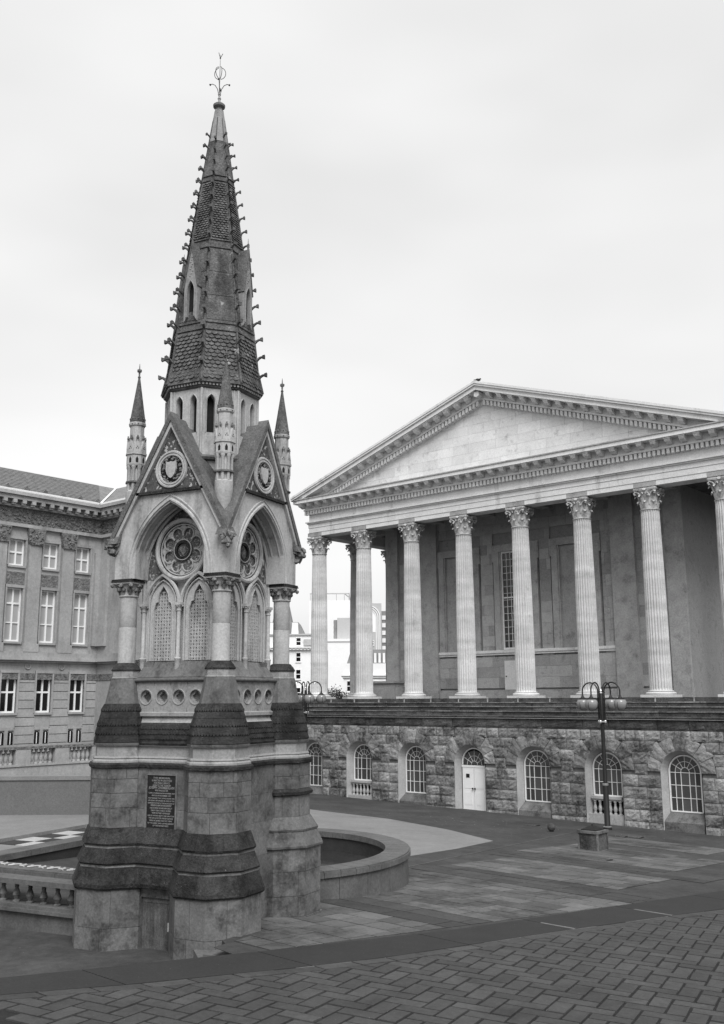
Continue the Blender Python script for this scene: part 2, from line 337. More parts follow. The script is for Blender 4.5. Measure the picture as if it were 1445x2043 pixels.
# fountain basin that wraps behind the memorial (memorial-local outline)
basin=thing('fountain_basin','low curved stone fountain basin with dark water behind the memorial','fountain',(MC.x,MC.y,0),MRZ)
ol=[(-2.2+4.2*cos(R(t)),5.3+4.2*sin(R(t))) for t in range(-52,141,6)]+[(-6.3,8.3),(-7.2,7.4),(-7.75,6.3),(-7.85,5.1),(-7.85,3.9),(-7.85,2.7),(-7.85,1.5),(-7.85,.35),(-6.6,.35),(-5.4,.35),(-4.2,.35),(-3.1,.35),(-2.0,.35)]
def inset(pl,d):
    r=[]
    for i in range(len(pl)):
        a=Vector(pl[max(i-1,0)]); b=Vector(pl[min(i+1,len(pl)-1)]); t=(b-a).normalized(); r.append((pl[i][0]-t.y*d,pl[i][1]+t.x*d))
    return r
oo,ow,ii,iw=inset(ol,-.06),ol,inset(ol,.60),inset(ol,.54)
for i in range(len(ol)-1):
    for nm,A,B,z0,z1,mt,gp in (('wall_stone',ow,iw,-5.2,-4.0,'poolstone',.006),('coping_stone',oo,ii,-3.998,-3.88,'poolstone',.008)):
        def seg(P,t): a,b=Vector(P[i]),Vector(P[i+1]); L_=(b-a).length; q=a+(b-a)*(gp/L_ if t==0 else 1-gp/L_); return q.x,q.y
        if nm=='wall_stone' and i%2==1: continue
        if nm=='wall_stone' and i+2<len(ol):
            def seg2(P,t): q=Vector(P[i]).lerp(Vector(P[i+1]),.015) if t==0 else (Vector(P[i+2]).lerp(Vector(P[i+1]),.015)); return q.x,q.y
            pl=[seg2(A,0),A[i+1],seg2(A,1),seg2(B,1),B[i+1],seg2(B,0)]
        else: pl=[seg(A,0),seg(A,1),seg(B,1),seg(B,0)]
        m_=MB(); m_.prism(pl,z0,z1,'z')
        if nm=='coping_stone':
            m_.prism([seg(inset(oo,.03),0),seg(inset(oo,.03),1),seg(B,1),seg(B,0)],z1+.0005,z1+.035,'z')
        m_.build(nm,mt,basin)
ln_=MB(); i2=inset(ol,.552)
for i in range(len(ol)-1): ln_.add([(*i2[i],-4.9),(*i2[i+1],-4.9),(*i2[i+1],-4.01),(*i2[i],-4.01),(*iw[i],-4.9),(*iw[i+1],-4.9),(*iw[i+1],-4.01),(*iw[i],-4.01)],[(0,1,2,3),(2,3,7,6)])
ln_.build('wet_lining','tileb',basin)
wv=iw+[(-1.9,1.0),(1.2,1.6)]
MB().prism(wv,-4.9,-4.36,'z').build('water','water',basin)
# white scroll mosaic along the near-left coping
sc=MB(); rs=random.Random(5)
for k in range(16):
    x=-2.6-k*.3; s_=1 if k%2 else -1
    pts=[(x-.13*t*cos(4.6*t)*1.1,.68+s_*.13*t*sin(4.6*t),-3.832) for t in [q/9 for q in range(1,10)]]
    sc.tube(pts,.022,4); sc.tube([(x+.02,.68-s_*.1,-3.832),(x+.12,.68+s_*.06,-3.832),(x+.2,.68+s_*.12,-3.832)],.02,4)
sc.build('scroll_mosaic','tilew',basin)
# terrace left of the basin: chequer strip, pale paving, smooth low wall
tr=MB()
tr.box(-30,-9.4,-9,12,-4.9,-3.82); tr.box(-9.4,-7.92,-9,12,-4.9,-3.93)
terrace=tr.build('terrace','terr',loc=(MC.x,MC.y,0),rz=MRZ,kind='structure')
for a in range(2):
    for b in range(16,24): MB().box(-9.38+a*.73,-8.66+a*.73,-8+b*.72,-7.29+b*.72,-3.94,-3.915).build('floor_tile','tilew' if (a+b)%2 else 'tileb',terrace)
lw=thing('low_wall','smooth grey low wall with pale coping beyond the chequered paving','wall',(-9,34.4,0))
MB().box(-22,3.2,0,.45,-4.6,-2.68).build('wall_face','render',lw); MB().box(-22,3.25,-.04,.5,-2.68,-2.55).build('coping','terr',lw)
MB().box(1.9,3.0,-4.2,-1.0,-5.2,-4.9)
# near balustrade against the left pier
def baluster_mesh(h,r,name,m):
    return MB().lathe([(r*.9,0),(r*.9,h*.08),(r*.5,h*.12),(r*.62,h*.2),(r,h*.36),(r*.8,h*.52),(r*.45,h*.72),(r*.6,h*.78),(r*.45,h*.84),(r*.8,h*.9),(r*.8,h)],10).mesh(name,m,True)
nb=thing('near_balustrade','stone balustrade on panelled plinth against the memorial left pier','balustrade',(MC.x,MC.y,0),MRZ)
MB().box(-9,-1.7,-1.35,-.85,-5.0,-4.78).box(-9,-1.7,-1.33,-.87,-4.78,-4.74).build('plinth','poolstone',nb)
MB().box(-9,-1.7,-1.25,-.95,-4.74,-4.34).build('panel','poolstone',nb)
MB().box(-9,-1.7,-1.34,-.86,-4.34,-4.27).box(-9,-1.7,-1.30,-.9,-4.27,-4.20).build('ledge','poolstone',nb)
MB().box(-9,-1.7,-1.32,-.88,-3.80,-3.70).build('top_rail','poolstone',nb)
bme=baluster_mesh(.40,.085,'baluster','memlow')
for k in range(17): put(bme,'baluster',nb,loc=(-2.42-k*.38,-1.1,-4.2))
# ================================================================== MEMORIAL
mem=thing('memorial_monument','tall gothic stone memorial with crocketed spire, four gables and corner pinnacles','monument',(MC.x,MC.y,0),MRZ)
PX=1.176
T22=math.tan(PI/8)
def octpt(ap,t,cx,cy):   # point on an octagon's outline; t in face units, face 0 faces -y, running towards +x
    f=int(math.floor(t))%8; u=t-math.floor(t); a=-PI/2+f*PI/4
    nx,ny=cos(a),sin(a); tx,ty=-ny,nx; w=ap*T22*2
    return (cx+nx*ap+tx*(u-.5)*w, cy+ny*ap+ty*(u-.5)*w)
def wrap_block(ap,t0,t1,z0,z1,th,gap,cx,cy):
    g=gap/(ap*T22*2); ts=[t0+g]+[k for k in range(int(math.floor(t0+g))+1,int(math.ceil(t1-g)))]+[t1-g]
    # octagon corners sit at integer t
    out=[octpt(ap,t if abs(t-round(t))>1e-9 else t-1e-9,cx,cy) for t in ts]; inn=[octpt(ap-th,t if abs(t-round(t))>1e-9 else t-1e-9,cx,cy) for t in ts]
    return MB().prism(out+inn[::-1],z0+gap,z1-gap,'z')
def wrap_prof(prof,t0,t1,gap,cx,cy):
    g=gap/(prof[0][0]*T22*2); ts=[t0+g]+[k for k in range(int(math.floor(t0+g))+1,int(math.ceil(t1-g)))]+[t1-g]
    m_=MB(); n=len(prof)
    vs=[(*octpt(ap,t,cx,cy),z) for t in ts for ap,z in prof]
    m_.add(vs,[(i*n+j,i*n+j+1,(i+1)*n+j+1,(i+1)*n+j) for i in range(len(ts)-1) for j in range(n-1)]+[tuple(range(n)),tuple(range((len(ts)-1)*n,len(ts)*n))])
    return m_
def pier(cx,cy,std,t_in):
    """corner pier; t_in: first octagon face that looks outwards"""
    p=MB().loft([(.585,-5.0),(.585,-1.30)],8,cx,cy).build('pier','rockjoint',mem)
    rr=random.Random(int(cx*100+cy*10))
    if std:
        MB().loft([(.80,-5.0),(.80,-3.56)],8,cx,cy).build('plinth_core','rockjoint',p)
        for row,(z0,z1) in enumerate(((-5.0,-4.30),(-4.30,-3.565))):
            t=t_in-1+.5*(row%2)
            while t<t_in+5.4:
                w=rr.choice((1.1,.9,1.3)); wrap_block(.815+rr.uniform(-.003,.003),t,t+w,z0,z1,.03,.0045,cx,cy).build('stone','memlow',p); t+=w
        for prof in ([(.84,-3.60),(.87,-3.565),(.87,-3.50),(.765,-3.20),(.7,-3.20)],[(.70,-3.15),(.775,-3.15),(.795,-3.12),(.685,-2.85),(.6,-2.85)],[(.6,-2.80),(.70,-2.80),(.715,-2.765),(.615,-2.48),(.5,-2.48)]):
            t=t_in-1.3+rr.uniform(0,.5); MB().loft([(a-.012,z) for a,z in prof],8,cx,cy).build('weathering_core','tileb',p)
            while t<t_in+5.2:
                w=rr.choice((1.2,1.5,1.0)); wrap_prof([(a+rr.uniform(-.006,.006),z) for a,z in prof],t,t+w,.003,cx,cy).build('weathering','lichen',p); t+=w
        for a_,b_,z0,z1 in ((.762,.755,-3.21,-3.14),(.682,.675,-2.86,-2.79)): MB().loft([(a_,z0),(b_,z1)],8,cx,cy).build('riser','memlow',p)
        courses=((-2.48,-2.10),(-2.10,-1.82),(-1.82,-1.55),(-1.55,-1.34))
    else:
        MB().loft([(.80,-5.2),(.80,-3.02)],8,cx,cy).build('plinth_core','rockjoint',p)
        for row,(z0,z1) in enumerate(((-5.2,-4.35),(-4.35,-3.95),(-3.95,-3.48),(-3.48,-3.02))):
            t=t_in-1+.5*(row%2); ap=.845 if row==0 else .815
            while t<t_in+5.4:
                w=rr.choice((.8,1.0,1.3)); wrap_block(ap+rr.uniform(-.003,.003),t,t+w,z0,z1,.03,.0045,cx,cy).build('stone','memlow',p); t+=w
        for prof in ([(.80,-3.02),(.86,-3.02),(.865,-2.98),(.745,-2.70),(.6,-2.70)],[(.6,-2.70),(.76,-2.70),(.77,-2.66),(.615,-2.42),(.5,-2.42)]):
            MB().loft(prof,8,cx,cy).build('weathering','memlow',p)
        MB().loft([(.58,-2.0),(.655,-1.98),(.665,-1.92),(.60,-1.86)],8,cx,cy).build('string_course','lichen',p)
        courses=((-2.42,-2.0),(-1.86,-1.60),(-1.60,-1.34))
    for row,(z0,z1) in enumerate(courses):
        t=t_in-1+(.5,.1)[row%2]
        while t<t_in+5.4:
            w=rr.choice((1.0,.8,1.25)); wrap_block(.605+rr.uniform(-.003,.003),t,t+w,z0,z1,.04,.0045,cx,cy).build('stone','memlow',p); t+=w
    MB().loft([(.59,-1.35),(.645,-1.33),(.65,-1.27),(.62,-1.235)],8,cx,cy).build('string_course','lichen',p)
    MB().loft([(.60,-1.235),(.60,-1.20),(.57,-1.165),(.585,-1.15),(.575,-1.12),(.53,-1.115),(.53,-.93),(.56,-.915),(.56,-.90)],8,cx,cy).build('frieze_band','mem2',p)
    MB().loft([(.575,-.90),(.58,-.86),(.555,-.84),(.505,-.60),(.43,-.28),(.36,.05),(.288,.425)],8,cx,cy).build('broach','memlow',p)
    # fish-scale slabs on the lower broach
    sc=MB()
    for (z0,z1,a0,a1,tooth) in ((-.84,-.70,.585,.55,0),(-.70,-.53,.56,.525,1),(-.53,-.36,.53,.485,1),(-.36,-.24,.492,.455,0),(-.24,-.08,.462,.40,1)):
        for f in range(8):
            n_=7
            a=-PI/2+f*PI/4; nx,ny=cos(a),sin(a); tx,ty=-ny,nx
            for q in range(n_):
                for (u0,u1) in ((q/n_,(q+1)/n_),):
                    w0,w1=a0*T22*2,a1*T22*2
                    P=lambda u,ap,w,z:(cx+nx*ap+tx*(u-.5)*w,cy+ny*ap+ty*(u-.5)*w,z)
                    um=(u0+u1)/2; dz=.045 if tooth else 0
                    if tooth: sc.add([P(u0,a0,w0,z0+dz),P(u0+(um-u0)*.5,a0+.002,w0,z0+.012),P(um,a0+.004,w0,z0),P(u1-(u1-um)*.5,a0+.002,w0,z0+.012),P(u1,a0,w0,z0+dz),P(u1,a1,w1,z1),P(u0,a1,w1,z1),
                        P(u0,a0-.03,w0,z0+dz),P(um,a0-.03,w0,z0),P(u1,a0-.03,w0,z0+dz)],[(0,1,2,3,4,5,6),(0,7,8,2,1),(2,8,9,4,3)])
                    else: sc.add([P(u0,a0,w0,z0),P(u1,a0,w0,z0),P(u1,a1,w1,z1),P(u0,a1,w1,z1),P(u0,a0-.03,w0,z0),P(u1,a0-.03,w0,z0)],[(0,1,2,3),(0,4,5,1)])
    sc.build('scale_tiles','lichen',p,kind='stuff')
    MB().loft([(.272,.425),(.285,.43),(.285,.45),(.27,.46),(.27,.585)],8,cx,cy).build('shaft_block','mem2',p)
    MB().loft([(.285,.585),(.292,.61),(.25,.68),(.2,.74),(.19,.75)],8,cx,cy).build('shaft_base','lichen',p)
    s=MB().lathe([(.182,.745),(.182,1.48),(.1795,1.482),(.1795,1.486),(.181,1.488),(.178,2.12)],28,cx,cy).build('shaft','mem',p,True)
    capital(cx,cy,2.12,2.49,.18,.275,p)
def capital(cx,cy,z0,z1,r,half,parent,mt='mem'):
    h=z1-z0; m_=MB()
    m_.lathe([(r,z0-.005),(r*1.14,z0+.01),(r*1.14,z0+.035),(r,z0+.045),(r*1.02,z0+h*.35),(r*1.25,z0+h*.74)],20,cx,cy)
    m_.box(cx-half*.93,cx+half*.93,cy-half*.93,cy+half*.93,z0+h*.74,z0+h*.84).build('capital',mt,parent,True)
    MB().box(cx-half,cx+half,cy-half,cy+half,z0+h*.84,z0+h*.90).box(cx-half*.96,cx+half*.96,cy-half*.96,cy+half*.96,z0+h*.90,z1).build('abacus','lichen',parent)
    lf=MB()
    for k in range(8):
        a=k*PI/4+PI/4; big=k%2==0; rt=half*(1.28 if big else .98)
        pts=[(r*1.0,z0+h*.12),(r*1.12,z0+h*.4),(r*1.4,z0+h*.62),(rt,z0+h*.68),(rt+r*.12,z0+h*.58)]
        lf.tube([(cx+cos(a)*q,cy+sin(a)*q,z) for q,z in pts],r*.17,5)
        lf.blob((cx+cos(a)*rt,cy+sin(a)*rt,z0+h*.62),r*.27,k,1,(1,1,.9))
        for d in (-.2,.2): lf.blob((cx+cos(a+d)*r*1.22,cy+sin(a+d)*r*1.22,z0+h*.42),r*.2,k+20,1,(1,1,1.3))
    lf.build('leaf_carving','carvedark' if r>.1 else 'mem',parent)
pier(PX,-PX,True,0-1); pier(-PX,-PX,True,-2); pier(PX,PX,False,1); pier(-PX,PX,False,3)
for o in mem.children: pass
# walls between the piers ------------------------------------------------------------------
def wallprof(prof,x0,x1): return MB().prism([(-o,z) for o,z in prof]+[(-.6,prof[-1][1]),(-.6,prof[0][1])],x0,x1,'x')
def faces(mb,name,m,ks=(0,1,2,3),smooth=False,**kw):
    me=mb.mesh(name,m,smooth); return [put(me,name,mem,rz=k*PI/2,**kw) for k in ks]
wallprof([(1.46,-5.0),(1.46,-3.56)],-1.1,-.36).build('wall_jamb','memlow',mem); wallprof([(1.46,-5.0),(1.46,-3.56)],.36,1.1).build('wall_jamb','memlow',mem)
wallprof([(1.46,-3.76),(1.46,-3.56)],-.359,.359).build('door_lintel','memlow',mem)
dr=MB().box(-.36,.36,-1.39,-1.33,-4.9,-3.76).build('door','wood',mem)
for k in range(8): MB().box(-.315+k*.079,-.24+k*.079,-1.402,-1.385,-4.72,-3.86).build('plank','wood',dr)
MB().box(-.345,.345,-1.412,-1.385,-3.86,-3.77).box(-.345,-.30,-1.41,-1.385,-4.72,-3.862).box(.318,.345,-1.41,-1.385,-4.72,-3.862).build('door_frame','wood',dr)
MB().box(.26,.30,-1.418,-1.40,-4.36,-4.20).build('lock_plate','reveal',dr)
for pr in ([(1.5,-3.60),(1.60,-3.57),(1.62,-3.50),(1.53,-3.20)],[(1.45,-3.15),(1.555,-3.15),(1.575,-3.12),(1.485,-2.85)],[(1.42,-2.80),(1.50,-2.80),(1.515,-2.765),(1.41,-2.48)]):
    wallprof(pr,-1.1,1.1).build('weathering','lichen',mem)
wallprof([(1.528,-3.21),(1.52,-3.14)],-1.1,1.1).build('riser','memlow',mem); wallprof([(1.482,-2.86),(1.475,-2.79)],-1.1,1.1).build('riser','memlow',mem)
faces(wallprof([(1.36,-5.2),(1.36,-1.33)],-1.1,1.1),'side_wall','memlow',(1,2,3))
wallprof([(1.36,-2.5),(1.36,-1.33)],-1.1,1.1).build('front_wall','memlow',mem)
for sx in (-1,1):
    for j,(z0,z1) in enumerate(((-2.48,-2.12),(-2.12,-1.83),(-1.83,-1.34))): MB().box(min(sx*.39,sx*.75),max(sx*.39,sx*.75),-1.40,-1.35,z0+.003,z1-.003).build('stone','memlow',mem)
MB().box(-.386,.386,-1.40,-1.35,-1.47,-1.343).build('stone','memlow',mem)
rr=random.Random(11)
for j,(z0,z1) in enumerate(((-5.1,-4.4),(-4.4,-3.75),(-3.75,-3.1),(-3.1,-2.45),(-2.45,-1.9),(-1.9,-1.34))):
    xs_=[-.75,-.2+.3*(j%2),.75]
    for a,b in zip(xs_,xs_[1:]): 
        me=MB().box(a+.002,b-.002,-1.385,-1.34,z0+.002,z1-.002).mesh('stone','memlow'); put(me,'stone',mem,rz=PI/2)
faces(wallprof([(1.36,-1.35),(1.44,-1.33),(1.45,-1.27),(1.42,-1.235)],-1.1,1.1),'string_course','lichen')
faces(wallprof([(1.40,-1.235),(1.40,-1.20),(1.37,-1.165),(1.385,-1.15),(1.37,-1.12),(1.33,-1.115),(1.33,-.93),(1.38,-.915),(1.38,-.90)],-1.1,1.1),'frieze_band','mem2')
faces(wallprof([(1.39,-.90),(1.40,-.86),(1.37,-.84),(1.27,-.46),(1.2,-.46)],-1.1,1.1),'scale_slope','lichen')
sc=MB()
for j,(z0,z1) in enumerate(((-.80,-.70),(-.70,-.60),(-.60,-.50))):
    o0=1.37-(z0+.84)*.263+.012; o1=1.37-(z1+.84)*.263+.006
    for q in range(24):
        x0=-.84+q*.07; x1=x0+.07; xm=x0+.035
        sc.add([(x0,-o0,z0+.03),(xm,-o0-.006,z0),(x1,-o0,z0+.03),(x1,-o1,z1),(x0,-o1,z1),(x0,-o0+.03,z0+.03),(xm,-o0+.03,z0),(x1,-o0+.03,z0+.03)],[(0,1,2,3,4),(0,5,6,1),(1,6,7,2)])
faces(sc,'scale_tiles','lichen',kind='stuff')
faces(wallprof([(1.2,-.46),(1.27,-.46),(1.24,-.43),(1.20,-.36),(1.24,-.335),(1.26,-.33),(1.26,-.265),(1.22,-.245)],-1.1,1.1),'plinth_moulding','mem2')
# quatrefoil band
def quat_r(t): 
    # four overlapping circles
    d,rad=.052,.055; best=0
    for k in range(4):
        a=k*PI/2+PI/4*0; c=cos(t-a); disc=rad*rad-d*d*(1-c*c)
        if disc>=0: best=max(best,d*c+math.sqrt(disc))
    return best
qb=MB(); NQ=32
for cx_ in (-.615,-.205,.205,.615):
    zc=.05; out=[]
    for i in range(NQ):
        t=2*PI*i/NQ; s_=.205/max(abs(cos(t)),abs(sin(t))*.205/.295); out.append((cx_+s_*cos(t),zc+s_*sin(t)))
    cir=[(cx_+.145*cos(2*PI*i/NQ),zc+.145*sin(2*PI*i/NQ)) for i in range(NQ)]
    qb.ring(cir,out,-1.2,-1.08)
    c2=[(cx_+.146*cos(2*PI*i/NQ),zc+.146*sin(2*PI*i/NQ)) for i in range(NQ)]
    qf=[(cx_+quat_r(2*PI*i/NQ)*cos(2*PI*i/NQ),zc+quat_r(2*PI*i/NQ)*sin(2*PI*i/NQ)) for i in range(NQ)]
    qb.ring(qf,c2,-1.15,-1.06)
    qb.tube([(cx_+.150*cos(2*PI*i/NQ),-1.20,zc+.150*sin(2*PI*i/NQ)) for i in range(NQ)],.016,5,closed=True)
qb.box(-1.1,-.82,-1.2,-1.08,-.245,.345).box(.82,1.1,-1.2,-1.08,-.245,.345)
faces(qb,'quatrefoil_band','mem2')
faces(MB().box(-1.1,1.1,-1.09,-.6,-.245,.345),'quatrefoil_back','memlow')
faces(wallprof([(1.2,.345),(1.25,.36),(1.27,.385),(1.27,.41),(1.17,.43)],-1.1,1.1),'band_cornice','memlow')
# sloping sills and the tracery stage
faces(wallprof([(1.15,.43),(1.15,.46),(.96,.77),(.9,.77)],-1.02,1.02),'sloping_sill','memlow')
core=MB().box(-.86,.86,-.86,.86,.4,4.0).build('tracery_core','mem',mem)
for sx,sy in ((1,-1),(-1,-1),(1,1),(-1,1)): MB().box(min(sx*.8,sx*.955),max(sx*.8,sx*.955),min(sy*.8,sy*.955),max(sy*.8,sy*.955),.42,2.488).build('corner_wall','mem',mem)
lat=MB(); mold=MB(); plate=MB(); back=MB()
for cx_ in (-.455,.455):
    hw,sp,apx=.30,1.90,2.42
    back.box(cx_-.30,cx_+.30,-.868,-.862,.79,2.4)
    lan=pointed(hw,sp,apx,7)
    # spandrel plate of the lancet: outline outside the trefoiled light
    tre=[(cx_+x,z) for x,z in [(-.25,.79),(-.25,1.86),(-.20,2.0),(-.145,2.02),(-.14,2.10),(-.11,2.21),(0,2.36),(.11,2.21),(.14,2.10),(.145,2.02),(.20,2.0),(.25,1.86),(.25,.79)]]
    rect=[(cx_+x,z) for x,z in [(-.34,.79),(-.34,1.86),(-.34,2.05),(-.30,2.15),(-.25,2.28),(-.16,2.40),(0,2.5),(.16,2.40),(.25,2.28),(.30,2.15),(.34,2.05),(.34,1.86),(.34,.79)]]
    plate.ring(tre,rect,-.93,-.86); mold.tube(offset_pts(tre,-.935),.014,5)
    mold.tube([(cx_+x*1.24,-.97,z+.02) for x,z in pointed(.345,1.96,2.56,8)],.042,6)
    mold.tube([(cx_+x*1.05,-.955,z) for x,z in [(-.33,.79)]+pointed(.33,1.96,2.47,7)+[(.33,.79)]],.018,5)
    # pierced lattice: square grid, rings and diagonals
    p=.0714
    for i in range(8): lat.box(cx_-.25+i*p-.010,cx_-.25+i*p+.010,-.885,-.868,.79,1.95 if i in (0,7) else 2.25)
    for j in range(21):
        z=.79+j*p; w=.25 if z<1.9 else .25-(z-1.9)*.42
        lat.box(cx_-w,cx_+w,-.886,-.868,z-.010,z+.010)
        if j<20 and z<2.1:
            for i in range(7):
                x=cx_-.25+(i+.5)*p; zz=z+p/2
                if abs(x-cx_)>w-.02: continue
                if (i+j)%2: lat.tube([(x+.024*cos(q*PI/4),-.878,zz+.024*sin(q*PI/4)) for q in range(8)],.010,3,closed=True)
                else:
                    for s_ in (-1,1): lat.box(-.037,.037,-.007,.007,-.006,.006,Matrix.Translation((x,-.878,zz))@Matrix.Rotation(s_*PI/4,4,'Y'))
# rose
rc=(0,3.10)
def circ(r,y,n=40,c=rc): return [(c[0]+r*cos(2*PI*i/n),y,c[1]+r*sin(2*PI*i/n)) for i in range(n)]
mold.tube(circ(.62,-.97,48),.05,8,closed=True); mold.tube(circ(.54,-.94,48),.016,5,closed=True)
rose=MB(); rose.add(circ(.56,-.885,40),[tuple(range(40))])
foil=MB()
for k in range(8):
    a=k*PI/4+PI/8; c=(rc[0]+.36*cos(a),rc[1]+.36*sin(a))
    foil.tube([(c[0]+.135*cos(a+t),-.93,c[1]+.135*sin(a+t)) for t in [R(-128+256*i/14) for i in range(15)]],.017,5)
    foil.tube([(c[0]+.165*cos(a+t),-.92,c[1]+.165*sin(a+t)) for t in [R(-100+200*i/12) for i in range(13)]],.011,4)
    b=a+PI/8; foil.prism([(rc[0]+q*cos(b+d),rc[1]+q*sin(b+d)) for q,d in ((.50,-.16),(.36,0),(.50,.16),(.545,0))],-.925,-.885)
foil.tube(circ(.215,-.93,32),.014,5,closed=True)
med=MB().ring([(p[0],p[2]) for p in circ(.15,0,32)],[(p[0],p[2]) for p in circ(.21,0,32)],-.94,-.885)
leafm=MB(); rl=random.Random(2)
for k in range(9):
    a=R(90+(k-4)*26); leafm.tube([(rc[0],-.895,rc[1]-.12),(rc[0]+.07*cos(a),-.905,rc[1]-.02+.05*sin(a)),(rc[0]+.135*cos(a),-.895,rc[1]+.02+.10*sin(a))],.012,4,r1=.004)
for k in range(70):
    a=rl.uniform(0,2*PI); r_=rl.uniform(.24,.50); leafm.blob((rc[0]+r_*cos(a),-.888,rc[1]+r_*sin(a)),rl.uniform(.012,.026),k,1,(1,.6,1))
# jamb shafts
for x in (-.90,0,.90):
    shaft=MB(); cap=MB(); shaft.lathe([(.062,.44),(.062,.80),(.07,.81),(.07,.84),(.05,.86),(.05,.90),(.042,.92),(.042,1.80),(.055,1.81),(.055,1.83)],12,x,-1.0)
    cap.lathe([(.045,1.83),(.05,1.87),(.085,1.93)],10,x,-1.0); cap.box(x-.085,x+.085,-1.065,-.895,1.93,1.985)
    for k in range(8): a=k*PI/4; cap.blob((x+.075*cos(a),-.98+.075*sin(a),1.905),.022,k,1)
    faces(shaft,'jamb_shaft','mem',smooth=True); faces(cap,'jamb_capital','mem')
# jamb mouldings rising to the arch
for hw,y,r_ in ((.93,-.98,.035),(.98,-1.10,.03)):
    mold.tube(offset_pts([(-hw,1.98 if hw<.95 else 2.5)]+pointed(hw,2.55,4.0,9)+[(hw,1.98 if hw<.95 else 2.5)],y),r_,6)
faces(back,'lattice_back','lattback'); faces(lat,'lattice','mem',kind='stuff'); faces(plate,'lancet_plate','mem'); faces(mold,'tracery_moulding','mem',smooth=True)
faces(rose,'rose_ground','glassmosaic'); faces(foil,'rose_foils','mem',smooth=True); faces(med,'medallion_ring','lichen'); faces(leafm,'rose_carving','carvedark')
faces(MB().prism([(-.93,2.5)]+pointed(.93,2.55,4.0,9)+[(.93,2.5)],-.88,-.87),'tympanum_ground','glassmosaic')
# gabled upper stage: arch wall, splayed reveal, coping, roof
arch=pointed(.95,2.6,4.04,10)
faces(MB().prism([(-1.397,2.49)]+[(-.95,2.49)]+arch+[(.95,2.49),(1.397,2.49),(1.397,3.36),(.80,4.27),(-.80,4.27),(-1.397,3.36)],-1.4,-.865),'arch_wall','mem')
am=MB(); 
for hw,apx,y,r_ in ((.985,4.10,-1.40,.035),(1.06,4.20,-1.40,.022),(.96,4.05,-1.30,.03)):
    am.tube(offset_pts([(-hw,2.49)]+pointed(hw,2.6,apx,12)+[(hw,2.49)],y),r_,6)
faces(am,'arch_moulding','mem',smooth=True)
faces(MB().prism([(-.80,4.27),(.80,4.27),(0,5.70)],-1.385,-1.05),'gable_mosaic','mosaic')
faces(MB().box(-.86,.86,-1.47,-1.3,4.24,4.30),'gable_string','lichen')
def slope(t,d): # along the gable edge: t 0 foot .. 1 apex, d outwards
    x=1.46*(1-t); z=3.27+t*2.56; nx,nz=2.56,1.46; q=math.hypot(nx,nz); return x+nx/q*d, z+nz/q*d
for nm,d0,d1,y0,y1,mt in (('gable_coping',-.02,.075,-1.50,-1.25,'roofdark'),('coping_moulding',-.09,-.02,-1.47,-1.30,'mem')):
    a=[slope(0,d0),(0,slope(1,0)[1]+d0*1.95+.0),(0,slope(1,0)[1]+d1*1.95),slope(-.03,d1)]
    m_=MB(); m_.prism(a,y0,y1); m_.prism([(-x,z) for x,z in a],y0,y1); faces(m_,nm,mt)
gr=MB()
for s_ in (-1,1):
    q=[(0,-1.26,5.90),(0,-.3,5.90),(s_*.3,-.3,5.375),(s_*1.26,-1.26,3.69)]; gr.hexa(q,[(x,y,z-.12) for x,y,z in q])
faces(gr,'gable_roof','roofdark')
rd=MB(); c=(0,4.74)
rd.tube([(c[0]+.375*cos(2*PI*i/36),-1.40,c[1]+.375*sin(2*PI*i/36)) for i in range(36)],.035,6,closed=True)
rd.tube([(c[0]+.315*cos(2*PI*i/36),-1.40,c[1]+.315*sin(2*PI*i/36)) for i in range(36)],.03,6,closed=True)
faces(rd,'roundel_ring','mem',smooth=True)
faces(MB().add([(c[0]+.31*cos(2*PI*i/32),-1.388,c[1]+.31*sin(2*PI*i/32)) for i in range(32)],[tuple(range(32))]),'roundel_ground','darkvoid')
sh=MB().prism([(-.125,.17),(-.06,.155),(0,.17),(.06,.155),(.125,.17),(.13,.0),(.10,-.10),(.05,-.165),(0,-.19),(-.05,-.165),(-.10,-.10),(-.13,0)],-1.435,-1.385,M_=Matrix.Translation((0,0,4.74)))
faces(sh,'shield','mem')
cv=MB(); rl=random.Random(4)
for k in range(60):
    a=rl.uniform(0,2*PI); r_=rl.uniform(.2,.285); cv.blob((r_*cos(a),-1.40,4.74+r_*sin(a)),rl.uniform(.02,.038),k,1,(1,.7,1))
faces(cv,'roundel_foliage','carvedark')
# carved bosses where the gables meet
for sx,sy in ((1,-1),(-1,-1),(1,1),(-1,1)):
    b=MB(); rl=random.Random(sx*3+sy)
    for k in range(16): b.blob((sx*(1.47+rl.uniform(-.08,.08)),sy*(1.47+rl.uniform(-.08,.08)),3.17+rl.uniform(-.19,.15)),rl.uniform(.05,.10),k,1,rough=.35)
    b.build('carved_boss','carvedark',mem)
